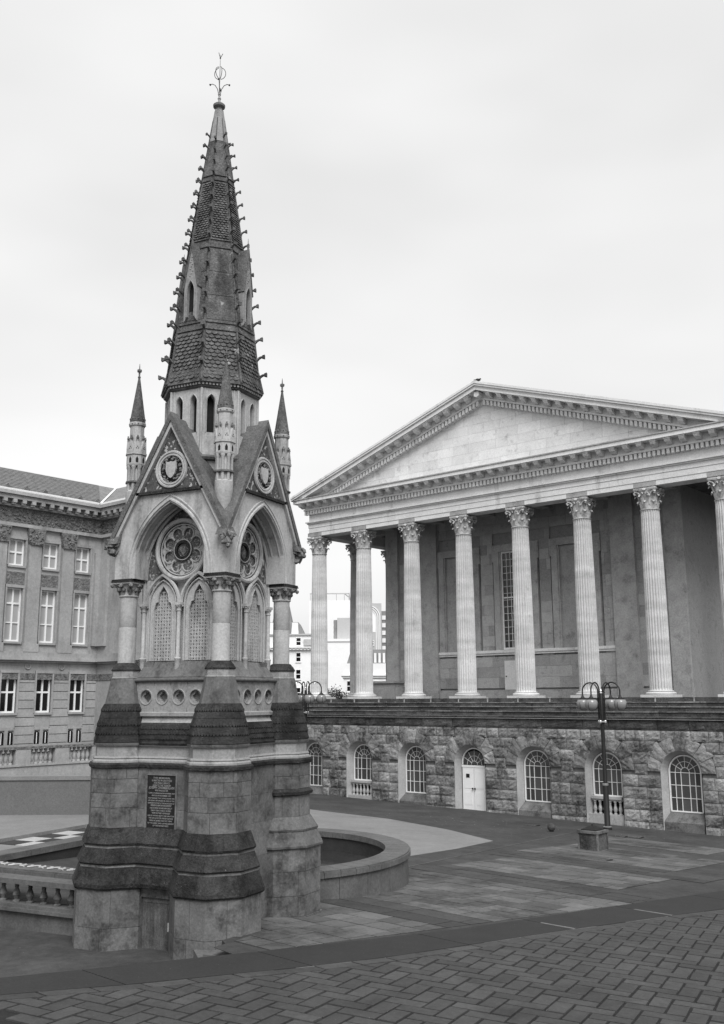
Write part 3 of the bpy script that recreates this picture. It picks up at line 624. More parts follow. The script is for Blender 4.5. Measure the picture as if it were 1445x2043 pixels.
# corner pinnacles
def pinnacle(cx,cy):
    p=MB().lathe([(.01,3.45),(.07,3.62),(.135,3.85),(.18,4.08),(.195,4.25),(.195,4.40),(.17,4.43)],16,cx,cy).build('pinnacle','mem',mem,True)
    MB().loft([(.13,4.42),(.13,4.95)],8,cx,cy).build('core','mem',p)
    cs=MB()
    for k in range(8):
        a=k*PI/4+PI/8; cs.lathe([(.034,4.42),(.034,4.90),(.05,4.93),(.05,4.97)],8,cx+.155*cos(a),cy+.155*sin(a))
    cs.build('colonnettes','mem',p,True)
    MB().loft([(.17,4.58),(.20,4.59),(.20,4.625),(.17,4.635)],8,cx,cy).build('ring','memlow',p)
    MB().loft([(.185,4.965),(.195,5.0),(.195,5.21),(.215,5.215),(.215,5.255),(.18,5.26)],8,cx,cy).build('arcade_drum','mem',p)
    op_=MB(); gb=MB(); fn=MB()
    for f in range(8):
        a=-PI/2+f*PI/4; Mx=Matrix.Translation((cx,cy,0))@Matrix.Rotation(a+PI/2,4,'Z')
        op_.prism([(-.026,5.03),(.026,5.03),(.03,5.11),(0,5.17),(-.03,5.11)],-.197,-.17,M_=Mx)
        gb.prism([(-.078,5.26),(.078,5.26),(.07,5.34),(0,5.55),(-.07,5.34)],-.205,-.15,M_=Mx)
        fn.box(-.014,.014,-.20,-.17,5.53,5.64,Mx); fn.box(-.03,.03,-.205,-.165,5.57,5.60,Mx)
        for q in ((0,.05),(-.022,.012),(.022,.012)): op_.box(q[0]-.010,q[0]+.010,-.208,-.2,5.335+q[1]-.010,5.335+q[1]+.010,Mx)
    op_.build('openings','darkvoid',p,kind='stuff'); gb.build('gablets','mem',p); fn.build('gablet_finials','carvedark',p,kind='stuff')
    MB().loft([(.15,5.26),(.145,5.85),(.17,5.88),(.175,5.93),(.16,5.95)],8,cx,cy).build('neck','mem',p)
    MB().loft([(.165,5.95),(.16,6.0),(.022,6.98),(.03,7.0),(.03,7.02),(.015,7.03)],8,cx,cy).build('cap_spire','spire',p)
    sc=MB()
    for k in range(16):
        a=k*PI/8; sc.blob((cx+.158*cos(a),cy+.158*sin(a),6.03),.022,k,1); sc.blob((cx+.172*cos(a),cy+.172*sin(a),5.905),.017,k,1)
    sc.build('cap_scallops','memlow',p)
    MB().loft([(.012,7.0),(.02,7.12),(.012,7.16),(.012,7.2),(.004,7.32)],6,cx,cy).box(cx-.05,cx+.05,cy-.018,cy+.018,7.13,7.18).box(cx-.018,cx+.018,cy-.05,cy+.05,7.131,7.179).build('finial','carvedark',p)
for sx,sy in ((1,-1),(-1,-1),(1,1),(-1,1)): pinnacle(sx*1.15,sy*1.15)
# lantern -------------------------------------------------------------------------------
MB().loft([(1.0,4.3),(1.0,4.98)],8).build('lantern_base','mem',mem); MB().loft([(1.0,4.98),(1.08,5.0),(1.10,5.05),(.98,5.12)],8).build('lantern_ledge','roofdark',mem)
MB().loft([(.98,5.10),(.95,5.62)],8).build('lantern_wall','mem',mem)
MB().loft([(.80,5.5),(.80,6.7)],8).build('lantern_void','darkvoid',mem)
lf=MB(); w=.95*T22
l1=[(x-.185,z) for x,z in pointed(.085,6.30,6.47,5)]; l2=[(x+.185,z) for x,z in pointed(.085,6.30,6.47,5)]
poly=[(-w,5.6),(-.27,5.6)]+l1+[(-.10,5.6),(.10,5.6)]+l2+[(.27,5.6),(w,5.6),(w,6.62),(-w,6.62)]
lf.prism(poly,-.95,-.80)
for s_ in (-1,1): lf.tube([(s_*.185+x*1.25,-.955,z) for x,z in [(-.085,5.62)]+pointed(.085,6.30,6.48,5)+[(.085,5.62)]],.014,4)
lf.tube([(-w,-.965,5.1),(-w,-.965,6.6)],.03,6); lf.tube([(-w+.075,-.955,5.1),(-w+.075,-.955,6.6)],.018,5); lf.tube([(w-.075,-.955,5.1),(w-.075,-.955,6.6)],.018,5)
me=lf.mesh('lantern_face','mem')
for k in range(8): put(me,'lantern_face',mem,rz=k*PI/4)
MB().loft([(.95,6.60),(.99,6.63),(.99,6.66),(1.0,6.66),(1.04,6.72),(1.0,6.75)],8).build('lantern_cornice','memlow',mem)
dt=MB()
for f in range(8):
    Mx=Matrix.Rotation(f*PI/4,4,'Z')
    for q in range(11): x=-.38+q*.076; dt.box(x-.02,x+.02,-1.035,-.98,6.665,6.71,Mx)
dt.build('dogtooth','mem',mem,kind='stuff')
# spire ---------------------------------------------------------------------------------
def sap(z):   # apothem of the spire
    P=[(6.72,1.075),(6.95,.985),(8.7,.80),(10.26,.588),(13.85,.095)]
    for (a,b),(c_,d) in zip(P,P[1:]):
        if z<=c_: return b+(d-b)*(z-a)/(c_-a)
    return P[-1][1]
def sl(z0,z1,n=4,d=0): return [(sap(z0+(z1-z0)*i/n)+d,z0+(z1-z0)*i/n) for i in range(n+1)]
spz=MB().loft(sl(6.72,13.5,16),8).build('spire','spire',mem)
MB().loft(sl(12.95,13.85,3,.006),8).build('spire_tip','mem2',spz)
for z0,z1 in ((7.97,8.03),(8.14,8.20),(10.03,10.08),(10.23,10.28),(11.82,11.86),(11.96,11.99)):
    MB().loft([(sap(z0),z0),(sap(z0)+.025,z0+.01),(sap(z1)+.025,z1-.01),(sap(z1),z1)],8).build('spire_band','spire',spz)
sc=MB(); rs_=random.Random(15)
for (za,zb,dz,wt) in ((6.80,7.96,.088,.118),(10.30,11.81,.060,.078)):
    z=za; row=0
    while z<zb-.02:
        ap=sap(z)+.012; hw=ap*T22-.045; ap1=sap(z+dz)+.004; n_=max(2,int(2*hw/wt)); ww=2*hw/n_
        for f in range(8):
            Mx=Matrix.Rotation(f*PI/4,4,'Z')
            for q in range(n_+1):
                x0=-hw+(q-.5*(row%2))*ww; x1=min(x0+ww*.94,hw); x0=max(x0,-hw)
                if x1-x0<ww*.4: continue
                xm=(x0+x1)/2; b_=.018*rs_.uniform(.5,1.5)
                sc.add([(x0,-ap1-.002,z+dz),(x1,-ap1-.002,z+dz),(x1,-ap-b_*.4,z+dz*.45),(xm+(x1-xm)*.6,-ap-b_,z+dz*.1),(xm,-ap-b_*1.3,z),(xm-(x1-xm)*.6,-ap-b_,z+dz*.1),(x0,-ap-b_*.4,z+dz*.45),(xm,-ap+.02,z)],[(0,1,2,3,4,5,6),(6,5,7),(5,4,7),(4,3,7),(3,2,7)],Mx)
        z+=dz; row+=1
sc.build('scale_tiles','spire',spz,kind='stuff')
# pale lime patches of ashlar between the bands
rl=random.Random(9)
for f in range(8):
    Mx=Matrix.Rotation(f*PI/4,4,'Z')
    for (z0,z1) in ((8.22,8.82),(8.82,9.42),(9.42,10.02)):
        cut=rl.uniform(-.4,.4)
        for s_ in (0,1):
            def P(u,z): a=sap(z); return (u*(a*T22-.035),-a-.008,z)
            u0,u1=(-1,cut-.02) if s_==0 else (cut+.02,1)
            q=[P(u0,z0+.012),P(u1,z0+.012),P(u1,z1-.012),P(u0,z1-.012)]
            MB().hexa(q,[(x,y+.03,z) for x,y,z in q]).build('ashlar_panel','spire',spz,rz=f*PI/4)
kk=1/cos(PI/8)
rt=MB()
for k in range(8):
    a=PI/8+k*PI/4; rt.tube([(cos(a)*sap(z)*kk,sin(a)*sap(z)*kk,z) for z in (6.75,7.3,8,9,10,11,12,13,13.6)],.035,5,r1=.012)
rt.build('ridge_rolls','spire',spz)
ck=MB().tube([(-.04,0,-.09),(.02,0,-.065),(.06,0,-.02),(.11,0,.01),(.17,0,.018)],.040,6,r1=.028)
ck.hexa([(.14,-.03,-.012),(.205,-.045,-.026),(.205,.045,-.026),(.14,.03,-.012)],[(.14,-.03,.048),(.205,-.045,.066),(.205,.045,.066),(.14,.03,.048)])
ckm=ck.mesh('crocket','spire',True)
zs=[7.18]
while zs[-1]<13.15: zs.append(zs[-1]+.43-.145*(zs[-1]-7.18)/6)
for k in range(8):
    a=PI/8+k*PI/4
    for j,z in enumerate(zs):
        z2=z+(.16 if k%2 else 0)
        if z2>13.2: continue
        s_=1-.38*(z2-7.18)/5.9; put(ckm,'crocket',spz,loc=(cos(a)*sap(z2)*kk,sin(a)*sap(z2)*kk,z2),rz=a,scale=(s_,s_*1.05,s_))
# lucarnes on the four main faces
for k in range(4):
    y0=-sap(8.2)-.04
    lu=MB().prism([(-.175,8.2)]+[(-.09,8.32)]+[(x,z) for x,z in pointed(.09,8.90,9.14,5)]+[(.09,8.32),(.175,8.2),(.175,9.05),(0,10.02),(-.175,9.05)],y0-.02,y0+.30).build('lucarne','mem2',spz,rz=k*PI/2)
    MB().box(-.12,.12,y0+.06,y0+.4,8.25,9.2).build('lucarne_void','darkvoid',lu)
    MB().prism([(-.195,9.01),(-.175,8.99),(0,9.97),(.175,8.99),(.195,9.01),(0,10.10)],y0-.04,y0+.32).build('lucarne_coping','roofdark',lu)
    t=MB(); t.tube([(x*1.2,y0-.03,z) for x,z in [(-.09,8.3)]+pointed(.09,8.90,9.16,5)+[(.09,8.3)]],.016,5); 
    for q in range(9): t.blob(((q%3-1)*.04*(1-q/12),y0-.02,9.27+q*.055),.022,q,1,(1,.6,1))
    t.build('lucarne_moulding','mem2',lu)
    MB().loft([(.012,9.98),(.02,10.12),(.012,10.16),(.004,10.36)],6,0,y0).box(-.04,.04,y0-.015,y0+.015,10.14,10.18).build('lucarne_finial','carvedark',lu)
# collar and weather vane
MB().lathe([(.098,13.72),(.11,13.75),(.11,13.79),(.088,13.81),(.088,13.90),(.14,13.95),(.145,14.0),(.115,14.03),(.05,14.05)],20).build('spire_collar','memlow',mem,True)
vn=MB().lathe([(.035,14.03),(.03,14.16),(.042,14.17),(.042,14.19),(.026,14.20),(.026,14.27),(.038,14.28),(.038,14.30),(.014,14.32),(.008,14.4),(.007,15.36),(.003,15.37)],10).build('weather_vane','reveal',mem)
for k in range(4):
    a=k*PI/2+.5; d=Vector((cos(a),sin(a),0)); Z=lambda z:Vector((0,0,z))
    MB().tube([Z(14.30)+d*.02,Z(14.44)+d*.05,Z(14.54)+d*.11,Z(14.57)+d*.18,Z(14.55)+d*.23],.009,5).blob(tuple(Z(14.55)+d*.23),.026,k,1).build('vane_flower','iron',vn)
for k in range(5):
    a=k*1.15+2.2
    MB().tube([(cos(a)*.14*sin(t),sin(a)*.14*sin(t),14.86-.16*cos(t)) for t in [R(8+q*20) for q in range(9)]],.008,5).build('vane_scroll','iron',vn)
fl=MB()
for k in range(3):
    a=k*2.1+.4; fl.tube([(0,0,15.28),(.03*cos(a),.03*sin(a),15.33),(.06*cos(a),.06*sin(a),15.39)],.008,4)
fl.blob((0,0,15.27),.02,1,1); fl.build('vane_tip','iron',vn)
# inscription tablet
tb=MB().box(-.345,.345,-1.392,-1.33,-2.50,-1.475).build('inscription_tablet','plaque',mem,label='black tablet with cut pale lettering')
MB().box(-.385,-.346,-1.412,-1.34,-2.48,-1.44).box(.346,.385,-1.412,-1.34,-2.48,-1.44).box(-.3458,.3458,-1.412,-1.34,-1.474,-1.455).build('tablet_frame','memlow',tb)
lines=[('THIS MEMORIAL',.046),('IS ERECTED IN GRATITUDE',.040),('FOR PUBLIC SERVICE',.040),('GIVEN TO THIS TOWN BY',.042),('JOSEPH CHAMBERLAIN',.056),('WHO WAS ELECTED',.040),('TOWN COUNCILLOR IN NOVEMBER 1869',.030),('MAYOR IN NOVEMBER 1873',.034),('AND RESIGNED THAT OFFICE IN JUNE 1876',.028),('ON BEING RETURNED AS ONE OF THE',.030),('REPRESENTATIVES OF THE BOROUGH OF',.030),('BIRMINGHAM IN PARLIAMENT',.040),('AND DURING WHOSE MAYORALTY',.034),('MANY GREAT PUBLIC WORKS',.036),('WERE NOTABLY ADVANCED',.036),('AND BY WHOSE ABILITY AND DEVOTION',.030),('THE GAS & WATER UNDERTAKINGS',.034),('WERE ACQUIRED FOR THE TOWN',.034),('TO THE GREAT AND LASTING BENEFIT',.031),('OF THE INHABITANTS',.036)]
for i,(tx,sz) in enumerate(lines):
    cu=bpy.data.curves.new('lettering','FONT'); cu.body=tx; cu.size=sz*1.18; cu.align_x='CENTER'; cu.extrude=.001; cu.resolution_u=2; cu.space_character=1.02; cu.offset=.0006
    t_=bpy.data.objects.new('lettering',cu); COL.objects.link(t_); bpy.context.view_layer.update()
    me=bpy.data.meshes.new_from_object(t_.evaluated_get(bpy.context.evaluated_depsgraph_get())); wx=max(t_.dimensions.x,.01); bpy.data.objects.remove(t_); me.materials.clear(); me.materials.append(M['letter'])
    wd={.056:.62,.046:.42}.get(sz,min(.64,.021*len(tx)))
    put(me,'lettering',tb,loc=(0,-1.3935,-1.545-i*.0475),rot=(PI/2,0,0),scale=(wd/wx,1,1))
# ================================================================== TOWN HALL  (local x = along the front, y = inwards, z from eye level)
hall=thing('town_hall','pale stone classical hall with fluted columns and pediment on rusticated podium','hall',(O.x,O.y,0),PHI)
B=3.872; LF=7*B; DP=14*B
# columns
def shaft_mesh():
    m_=MB(); prof=[(.0,.545),(.10,.545),(1.6,.545),(3.2,.54),(4.8,.528),(6.4,.508),(7.8,.485),(9.0,.467),(9.15,.467)]
    rings=[]
    for z,r in prof:
        fl=0 if z in (0,9.15) else 1
        pts=[]
        for k in range(24):
            for u,d in ((0,0),(.16,0),(.34,.095),(.58,.13),(.82,.095)):
                a=2*PI*(k+u)/24; q=r*(1-d*fl); pts.append((q*cos(a),q*sin(a),z))
        rings.append(pts)
    n=120; vs=[p for r in rings for p in r]; fs=[]
    for j in range(len(rings)-1):
        for i in range(n): a=j*n+i; b=j*n+(i+1)%n; fs.append((a,b,b+n,a+n))
    m_.add(vs,fs); return m_.mesh('column','column')
def corinth():
    m_=MB(); m_.lathe([(.47,-.06),(.50,-.04),(.50,0),(.455,.02),(.46,.45),(.50,.75),(.60,.96)],24)
    for row,(nn,z0,z1,r0,rt,w,ph) in enumerate(((8,.03,.40,.455,.62,.17,0),(8,.22,.70,.47,.69,.16,PI/8))):
        for k in range(nn):
            a=ph+k*2*PI/nn; h=z1-z0
            prof=[(r0,z0,1),(r0+.035,z0+h*.4,1.08),(r0+.07,z0+h*.75,.95),(r0+.13,z1,.8),(rt,z1+.01,.6),(rt+.03,z1-.08,.35)]
            vs=[]; 
            for r_,z,s_ in prof:
                for t,dr in ((-1,-.03),(-.5,.0),(0,.025),(.5,.0),(1,-.03)):
                    b=a+t*w*s_/r_; vs.append(((r_+dr)*cos(b),(r_+dr)*sin(b),z))
            m_.add(vs,[(i*5+j,i*5+j+1,i*5+j+6,i*5+j+5) for i in range(5) for j in range(4)])
    for k in range(4):
        a=PI/4+k*PI/2
        for s_ in (-1,1):
            d=a+s_*.30
            pts=[(.47*cos(d),.47*sin(d),.45),(.53*cos(d),.53*sin(d),.68),(.62*cos(a+s_*.17),.62*sin(a+s_*.17),.84),(.74*cos(a+s_*.05),.74*sin(a+s_*.05),.90),(.80*cos(a),.80*sin(a),.83),(.76*cos(a),.76*sin(a),.75),(.71*cos(a),.71*sin(a),.79)]
            m_.tube(pts,.05,5)
            e=a-s_*PI/4  # inner helices
            m_.tube([(.50*cos(d),.50*sin(d),.55),(.58*cos(a+s_*.45),.58*sin(a+s_*.45),.80),(.62*cos(a+s_*.62),.62*sin(a+s_*.62),.84),(.62*cos(a+s_*.68),.62*sin(a+s_*.68),.76)],.035,4)
    ab=[]
    for k in range(4):
        a=PI/4+k*PI/2
        for t in (-.06,.06): ab.append((.81*cos(a+t),.81*sin(a+t)))
        for t in (.35,.785,1.22): q=.585/cos(abs(t-.785)) *(1 if t!=.785 else .93); ab.append((q*cos(a+t),q*sin(a+t)))
    m_.prism(ab,.95,1.00,'z'); m_.prism([(x*1.03,y*1.03) for x,y in ab],1.0,1.075,'z')
    for k in range(4): a=k*PI/2; m_.blob((.60*cos(a),.60*sin(a),.98),.10,k,1,rough=.35)
    return m_.mesh('capital','carve')
def colbase():
    m_=MB(); m_.lathe([(.72,.10),(.74,.14),(.74,.18),(.70,.22),(.62,.235),(.60,.25),(.62,.26),(.64,.275),(.62,.295),(.56,.305)],28); m_.box(-.76,.76,-.76,.76,-.03,.10)
    return m_.mesh('column_base','column',True)
cm,cc_,cb=shaft_mesh(),corinth(),colbase()
spots=[(i*B,0) for i in range(8)]+[(0,k*B) for k in range(1,8)]+[(LF,k*B) for k in (1,2,3)]
for x,y in spots:
    c=put(cm,'column',hall,loc=(x,y,.30)); put(cc_,'capital',c,loc=(0,0,9.15)); put(cb,'base',c,loc=(0,0,-.30))
# entablature: architrave beams, then full layers
def beam(p,z0,z1):
    m_=MB(); m_.box(-p,LF+p,-p,p,z0,z1); m_.box(-p,p,p,DP+p,z0,z1); m_.box(LF-p,LF+p,p,DP+p,z0,z1); return m_
for p,z0,z1 in ((.47,10.60,10.86),(.50,10.862,11.18),(.53,11.182,11.44)): beam(p,z0,z1).build('architrave','hall',hall)
# architrave blocks over and between the columns
for i in range(8):
    MB().box(i*B-.62,i*B+.62,-.478,-.46,10.605,10.855).build('architrave_stone','cella',hall)
def layer(p,z0,z1,name='cornice_layer',m='hall'): return MB().box(-p,LF+p,-p,DP+p,z0,z1).build(name,m,hall)
layer(.60,11.442,11.52,'architrave_cap'); layer(.68,11.522,11.60,'architrave_cap')
layer(.49,11.602,12.05,'frieze'); layer(.505,12.052,12.34,'dentil_bed'); layer(.76,12.342,12.44,'bed_moulding'); layer(.70,12.442,12.80,'modillion_bed')
layer(1.27,12.802,13.02,'corona')
# cyma along the flanks only, the front cyma climbs with the pediment
MB().box(-1.40,-.4,-1.27,DP+1.3,13.022,13.20).box(LF+.4,LF+1.40,-1.27,DP+1.3,13.022,13.20).build('flank_cyma','hall',hall)
MB().box(-1.30,LF+1.30,-1.32,0,13.022,13.09).build('front_fillet','cella',hall)
dn=MB(); 
x=-.70
while x<LF+.7: dn.box(x,x+.150,-.73,-.50,12.07,12.33); x+=.2507
y=.0
while y<30: dn.box(-.73,-.57,y,y+.155,12.07,12.33); y+=.2507
dn.build('dentils','hall',hall,kind='stuff')
md=MB().prism([(-1.16,12.80),(-1.16,12.68),(-1.10,12.60),(-.95,12.57),(-.80,12.50),(-.69,12.50),(-.69,12.80)],-.14,.14,'x').box(-.165,.165,-1.2,-.69,12.73,12.80).mesh('modillion','hall')
np_=37; px=(LF+1.06*0+.0)/36
for i in range(-1,np_+1): put(md,'modillion',hall,loc=(i*px,0,-.002))
for i in range(1,26): put(md,'modillion',hall,loc=(0,i*px,-.002),rz=-PI/2)
# pediment: everything raking is sheared up towards the middle
SLP=4.93/(LF/2+1.4); XM=LF/2
def rake(side):   # matrix: local x measured from the corner, z from the raking top line
    s_=1 if side==0 else -1; x0=-1.4 if side==0 else LF+1.4
    m_=Matrix(((s_,0,0,x0),(0,1,0,0),(SLP,0,1,13.27),(0,0,0,1))); return m_
LR=XM+1.4
for side in (0,1):
    K=rake(side)
    for nm,y0,z0,z1,e0,mt in (('raking_cyma',-1.40,-.14,0,0,'hall'),('raking_cyma',-1.36,-.26,-.142,0,'hall'),('raking_corona',-1.27,-.52,-.262,.15,'hall'),('raking_bed',-.70,-.86,-.522,.9,'hall'),('raking_bed',-.76,-.97,-.862,1.2,'hall'),('raking_dentil_bed',-.50,-1.28,-.972,1.6,'hall')):
        MB().box(e0,LR,y0,.4,z0,z1,K).build(nm,mt,hall)
    mr_=MB().prism([(-1.16,-.524),(-1.16,-.64),(-1.10,-.72),(-.95,-.75),(-.80,-.82),(-.69,-.82),(-.69,-.524)],-.14,.14,'x').box(-.165,.165,-1.2,-.69,-.60,-.526)
    sh_=MB(); sh_.v=[(v[0],v[1],v[2]+SLP*v[0]*(1 if side==0 else -1)) for v in mr_.v]; sh_.f=mr_.f
    me=sh_.mesh('raking_modillion','hall')
    k=2
    while 1.4+k*px<LR-.1:
        u=1.4+k*px; p=K@Vector((u,0,0)); put(me,'raking_modillion',hall,loc=(p.x,0,p.z)); k+=1
    dn=MB(); u=2.6
    while u<LR-.08: dn.box(u,u+.150,-.73,-.495,-1.26,-.99,K); u+=.2507
    dn.build('raking_dentils','hall',hall,kind='stuff')
    MB().box(0,LR,-1.3,DP+1.3,-.10,-.02,K).build('roof','rooflead',hall)
put(MB().prism([(-.17,0),(.17,0),(.17,-.25),(0,-.32),(-.17,-.25)],-1.16,-.69).mesh('raking_modillion','hall'),'raking_modillion',hall,loc=(XM,0,13.27+SLP*LR-.62))
MB().prism([(1.2,13.02),(LF-1.2,13.02),(XM,17.2)],-.36,.3).build('tympanum','cella',hall)
rr=random.Random(21); z=13.09; row=0
TX=lambda z:(z-13.27+1.27)/SLP-1.4
while z<17.0:
    h=min(.56,17.05-z); x=TX(z)-.8+(row%2)*.6
    while x<LF-TX(z):
        w_=rr.choice((1.1,1.5,1.9)); poly=[(x+.005,z+.004),(x+w_-.005,z+.004),(x+w_-.005,z+h-.004),(x+.005,z+h-.004)]; x+=w_
        poly=clip(poly,SLP,-1,SLP*(-1.4)-13.27+1.22); poly=clip(poly,-SLP,-1,-SLP*(LF+1.4)-13.27+1.22)
        if len(poly)>2: MB().prism(poly,-.40,-.35).build('tympanum_stone','hallblk',hall)
    z+=h; row+=1
# a bird on the apex
pg=thing('pigeon','small dark bird perched on the pediment apex','bird',(O.x+E.x*XM+NN.x*.9,O.y+E.y*XM+NN.y*.9,13.27+SLP*LR+.16),.5)
MB().blob((0,0,.02),.13,1,2,(1.7,.8,.85),.04).blob((.2,0,.13),.065,2,2,(1,.9,1),.03).box(.25,.32,-.012,.012,.12,.14).prism([(-.15,.03),(-.42,-.04),(-.42,-.07),(-.15,-.05)],-.05,.05).box(.0,.02,-.04,-.02,-.16,-.05).box(.0,.02,.02,.04,-.16,-.05).build('body','iron',pg,True,scale=(.75,.75,.75))
# stylobate, steps, cella
MB().box(-1.0,LF+1.0,-1.0,DP+1,-.26,-.03).build('stylobate','soot',hall)
st=random.Random(8)
for k,(o_,z1,z0) in enumerate(((1.42,-.24,-.46),(1.86,-.45,-.70),(2.30,-.69,-.93))):
    MB().box(-o_+.02,LF+o_-.02,-o_+.02,DP+1,z0-.3,z1-.012).build('step_core','soot',hall)
    x=-o_
    while x<LF+o_:
        w_=st.uniform(1.5,2.6); b=min(x+w_,LF+o_)
        MB().box(x+.008,b-.008,-o_-st.uniform(0,.04),-o_+.6,z0-.02,z1-.05+st.uniform(-.012,.0)).build('step_stone','soot',hall)
        MB().box(x+.01,b-.01,-o_-.05-st.uniform(0,.03),-o_+.5,z1-.048,z1+st.uniform(-.012,.012)).build('step_nosing','nosing',hall); x+=w_
CX0,CX1,CY=3.45,LF-3.45,3.0
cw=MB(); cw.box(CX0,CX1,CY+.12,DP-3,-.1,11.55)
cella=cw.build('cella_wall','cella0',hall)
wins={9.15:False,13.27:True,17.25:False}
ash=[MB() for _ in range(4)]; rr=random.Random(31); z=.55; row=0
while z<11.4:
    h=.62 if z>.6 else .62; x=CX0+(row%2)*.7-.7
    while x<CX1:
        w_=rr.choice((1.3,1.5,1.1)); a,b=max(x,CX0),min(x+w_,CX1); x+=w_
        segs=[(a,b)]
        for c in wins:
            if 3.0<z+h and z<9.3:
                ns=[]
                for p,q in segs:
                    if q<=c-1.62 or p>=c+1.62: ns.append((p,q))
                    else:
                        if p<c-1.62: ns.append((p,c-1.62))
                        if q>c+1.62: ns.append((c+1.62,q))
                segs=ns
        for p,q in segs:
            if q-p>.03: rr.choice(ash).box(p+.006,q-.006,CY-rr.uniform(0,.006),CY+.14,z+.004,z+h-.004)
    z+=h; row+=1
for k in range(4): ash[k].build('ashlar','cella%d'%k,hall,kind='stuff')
MB().box(CX0-.06,CX1+.06,CY-.08,CY+.1,-.03,.45).build('cella_plinth','cella',hall)
for x0,x1 in ((CX0-.05,CX0+.95),(6.15,7.55),(LF-7.55,LF-6.15),(CX1-.95,CX1+.05)): MB().box(x0,x1,CY-.22,CY,-.02,11.5).build('pilaster','cella',hall)
for x0,x1 in ((7.552,LF-7.552),): MB().box(x0,x1,CY-.12,CY,2.62,2.78).box(x0,x1,CY-.07,CY,2.50,2.618).build('dado_moulding','hall',hall)
for c,isw in wins.items():
    MB().box(c-1.52,c-1.12,CY-.10,CY+.05,2.78,8.70).box(c+1.12,c+1.52,CY-.10,CY+.05,2.78,8.70).box(c-1.62,c+1.62,CY-.11,CY+.05,8.70,9.12).box(c-1.62,c-1.521,CY-.09,CY+.05,8.1,8.699).box(c+1.521,c+1.62,CY-.09,CY+.05,8.1,8.699).box(c-1.12,c-1.04,CY-.04,CY+.1,2.8,8.7).box(c+1.04,c+1.12,CY-.04,CY+.1,2.8,8.7).build('architrave_frame','cella',hall)
    if not isw: MB().box(c-1.06,c+1.06,CY+.10,CY+.2,2.8,8.7).build('blind_panel','cella',hall)
    else:
        wn=MB().box(c-1.06,c+1.06,CY+.10,CY+.118,2.8,8.7).build('tall_window','dglass',hall)
        MB().box(c-1.04,c-.96,CY+.03,CY+.1,2.8,8.7).box(c+.96,c+1.04,CY+.03,CY+.1,2.8,8.7).box(c-.96,c+.96,CY+.03,CY+.1,2.8,2.92).box(c-.96,c+.96,CY+.03,CY+.1,8.6,8.7).box(c-.96,c+.96,CY+.03,CY+.1,5.86,5.94).build('sash_frame','white',wn)
        gb=MB()
        for k in range(1,7): gb.box(c-.96+k*.2743-.014,c-.96+k*.2743+.014,CY+.06,CY+.1,2.92,8.6)
        for k in range(1,14): gb.box(c-.96,c+.96,CY+.058,CY+.098,2.92+k*.4057-.012,2.92+k*.4057+.012)
        gb.build('glazing_bars','white',wn)
hd=MB().box(12.30,13.25,CY-.06,CY+.02,.46,2.15).build('service_door','hall',hall); MB().box(12.38,12.45,CY-.085,CY-.06,1.2,1.27).build('door_knob','iron',hd)
# stone pedestal block at the cella corner
MB().box(2.6,4.6,CY-.9,CY+1.5,-.03,.95).box(2.5,4.7,CY-1.0,CY+1.6,.95,1.08).build('corner_pedestal','cella',hall)
MB().box(4.6,5.4,CY-.8,CY-.1,-.03,.35).box(4.6,5.15,CY-.8,CY-.1,.35,.7).build('corner_steps','cella',hall)
# soffit of the portico
MB().box(.53,LF-.53,.53,DP,11.30,11.44).build('soffit','memlow',hall)  # dark colour chosen to cut bounced light and deepen the portico's shade
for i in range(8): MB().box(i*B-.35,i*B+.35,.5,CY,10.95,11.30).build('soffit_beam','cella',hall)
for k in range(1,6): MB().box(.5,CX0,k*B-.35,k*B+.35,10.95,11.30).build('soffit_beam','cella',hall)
# small floodlight brackets along the steps
for k in range(15):
    u=.2+k*B/2; p=O+E*u+NN*1.2
    od=('first','second','third','fourth','fifth','sixth','seventh','eighth','ninth')
    fb=thing('floodlight_bracket','pale floodlight bracket '+('at the foot of the %s column from the left'%od[k//2] if k%2==0 else 'midway between the %s and %s columns from the left'%(od[k//2],od[k//2+1])),'bracket',(p.x,p.y,-.24),PHI,'floodlight brackets along the top step')
    MB().box(-.025,.025,-.025,.025,0,.22).box(-.04,.04,-.08,.03,.20,.25).build('stem','reveal',fb)
# ------------------------------------------------------------------ podium
PF=2.80; WB=-6.6; UL,UR=-2.8,LF+2.8
cent=[B*(i+.5) for i in range(7)]; SPR=-3.41; RO_=.97
pod=MB(); z1=-1.0
def bay(m_,u0,u1,c):
    poly=[(u0,WB),(c-RO_,WB)]+[(c+x,z) for x,z in arc(0,SPR,RO_,180,0,16)]+[(c+RO_,WB),(u1,WB),(u1,z1),(u0,z1)]
    m_.prism(poly,-PF+.07,-2.1)
edges=[UL]+[B*i for i in range(1,7)]+[UR]
for i,c in enumerate(cent): bay(pod,edges[i],edges[i+1],c)
podium=pod.build('podium_wall','rockjoint',hall)
MB().box(UL,UR,-2.05,DP,WB,-.95).build('podium_core','darkvoid',hall)
MB().box(UL,UL+.5,-2.0,DP,WB,-1).build('podium_side','rock',hall); MB().box(UR-.5,UR,-2.0,DP,WB,-1).build('podium_side','rock',hall)
MB().box(UL-.16,UR+.16,-PF-.16,-1.9,-.985,-.925).box(UL-.10,UR+.10,-PF-.10,-1.9,-1.035,-.986).build('podium_cornice','soot',hall)
MB().box(UL-.13,UR+.13,-PF-.13,-PF-.05,-1.06,-1.036).build('podium_fillet','reveal',hall)
variants=[]
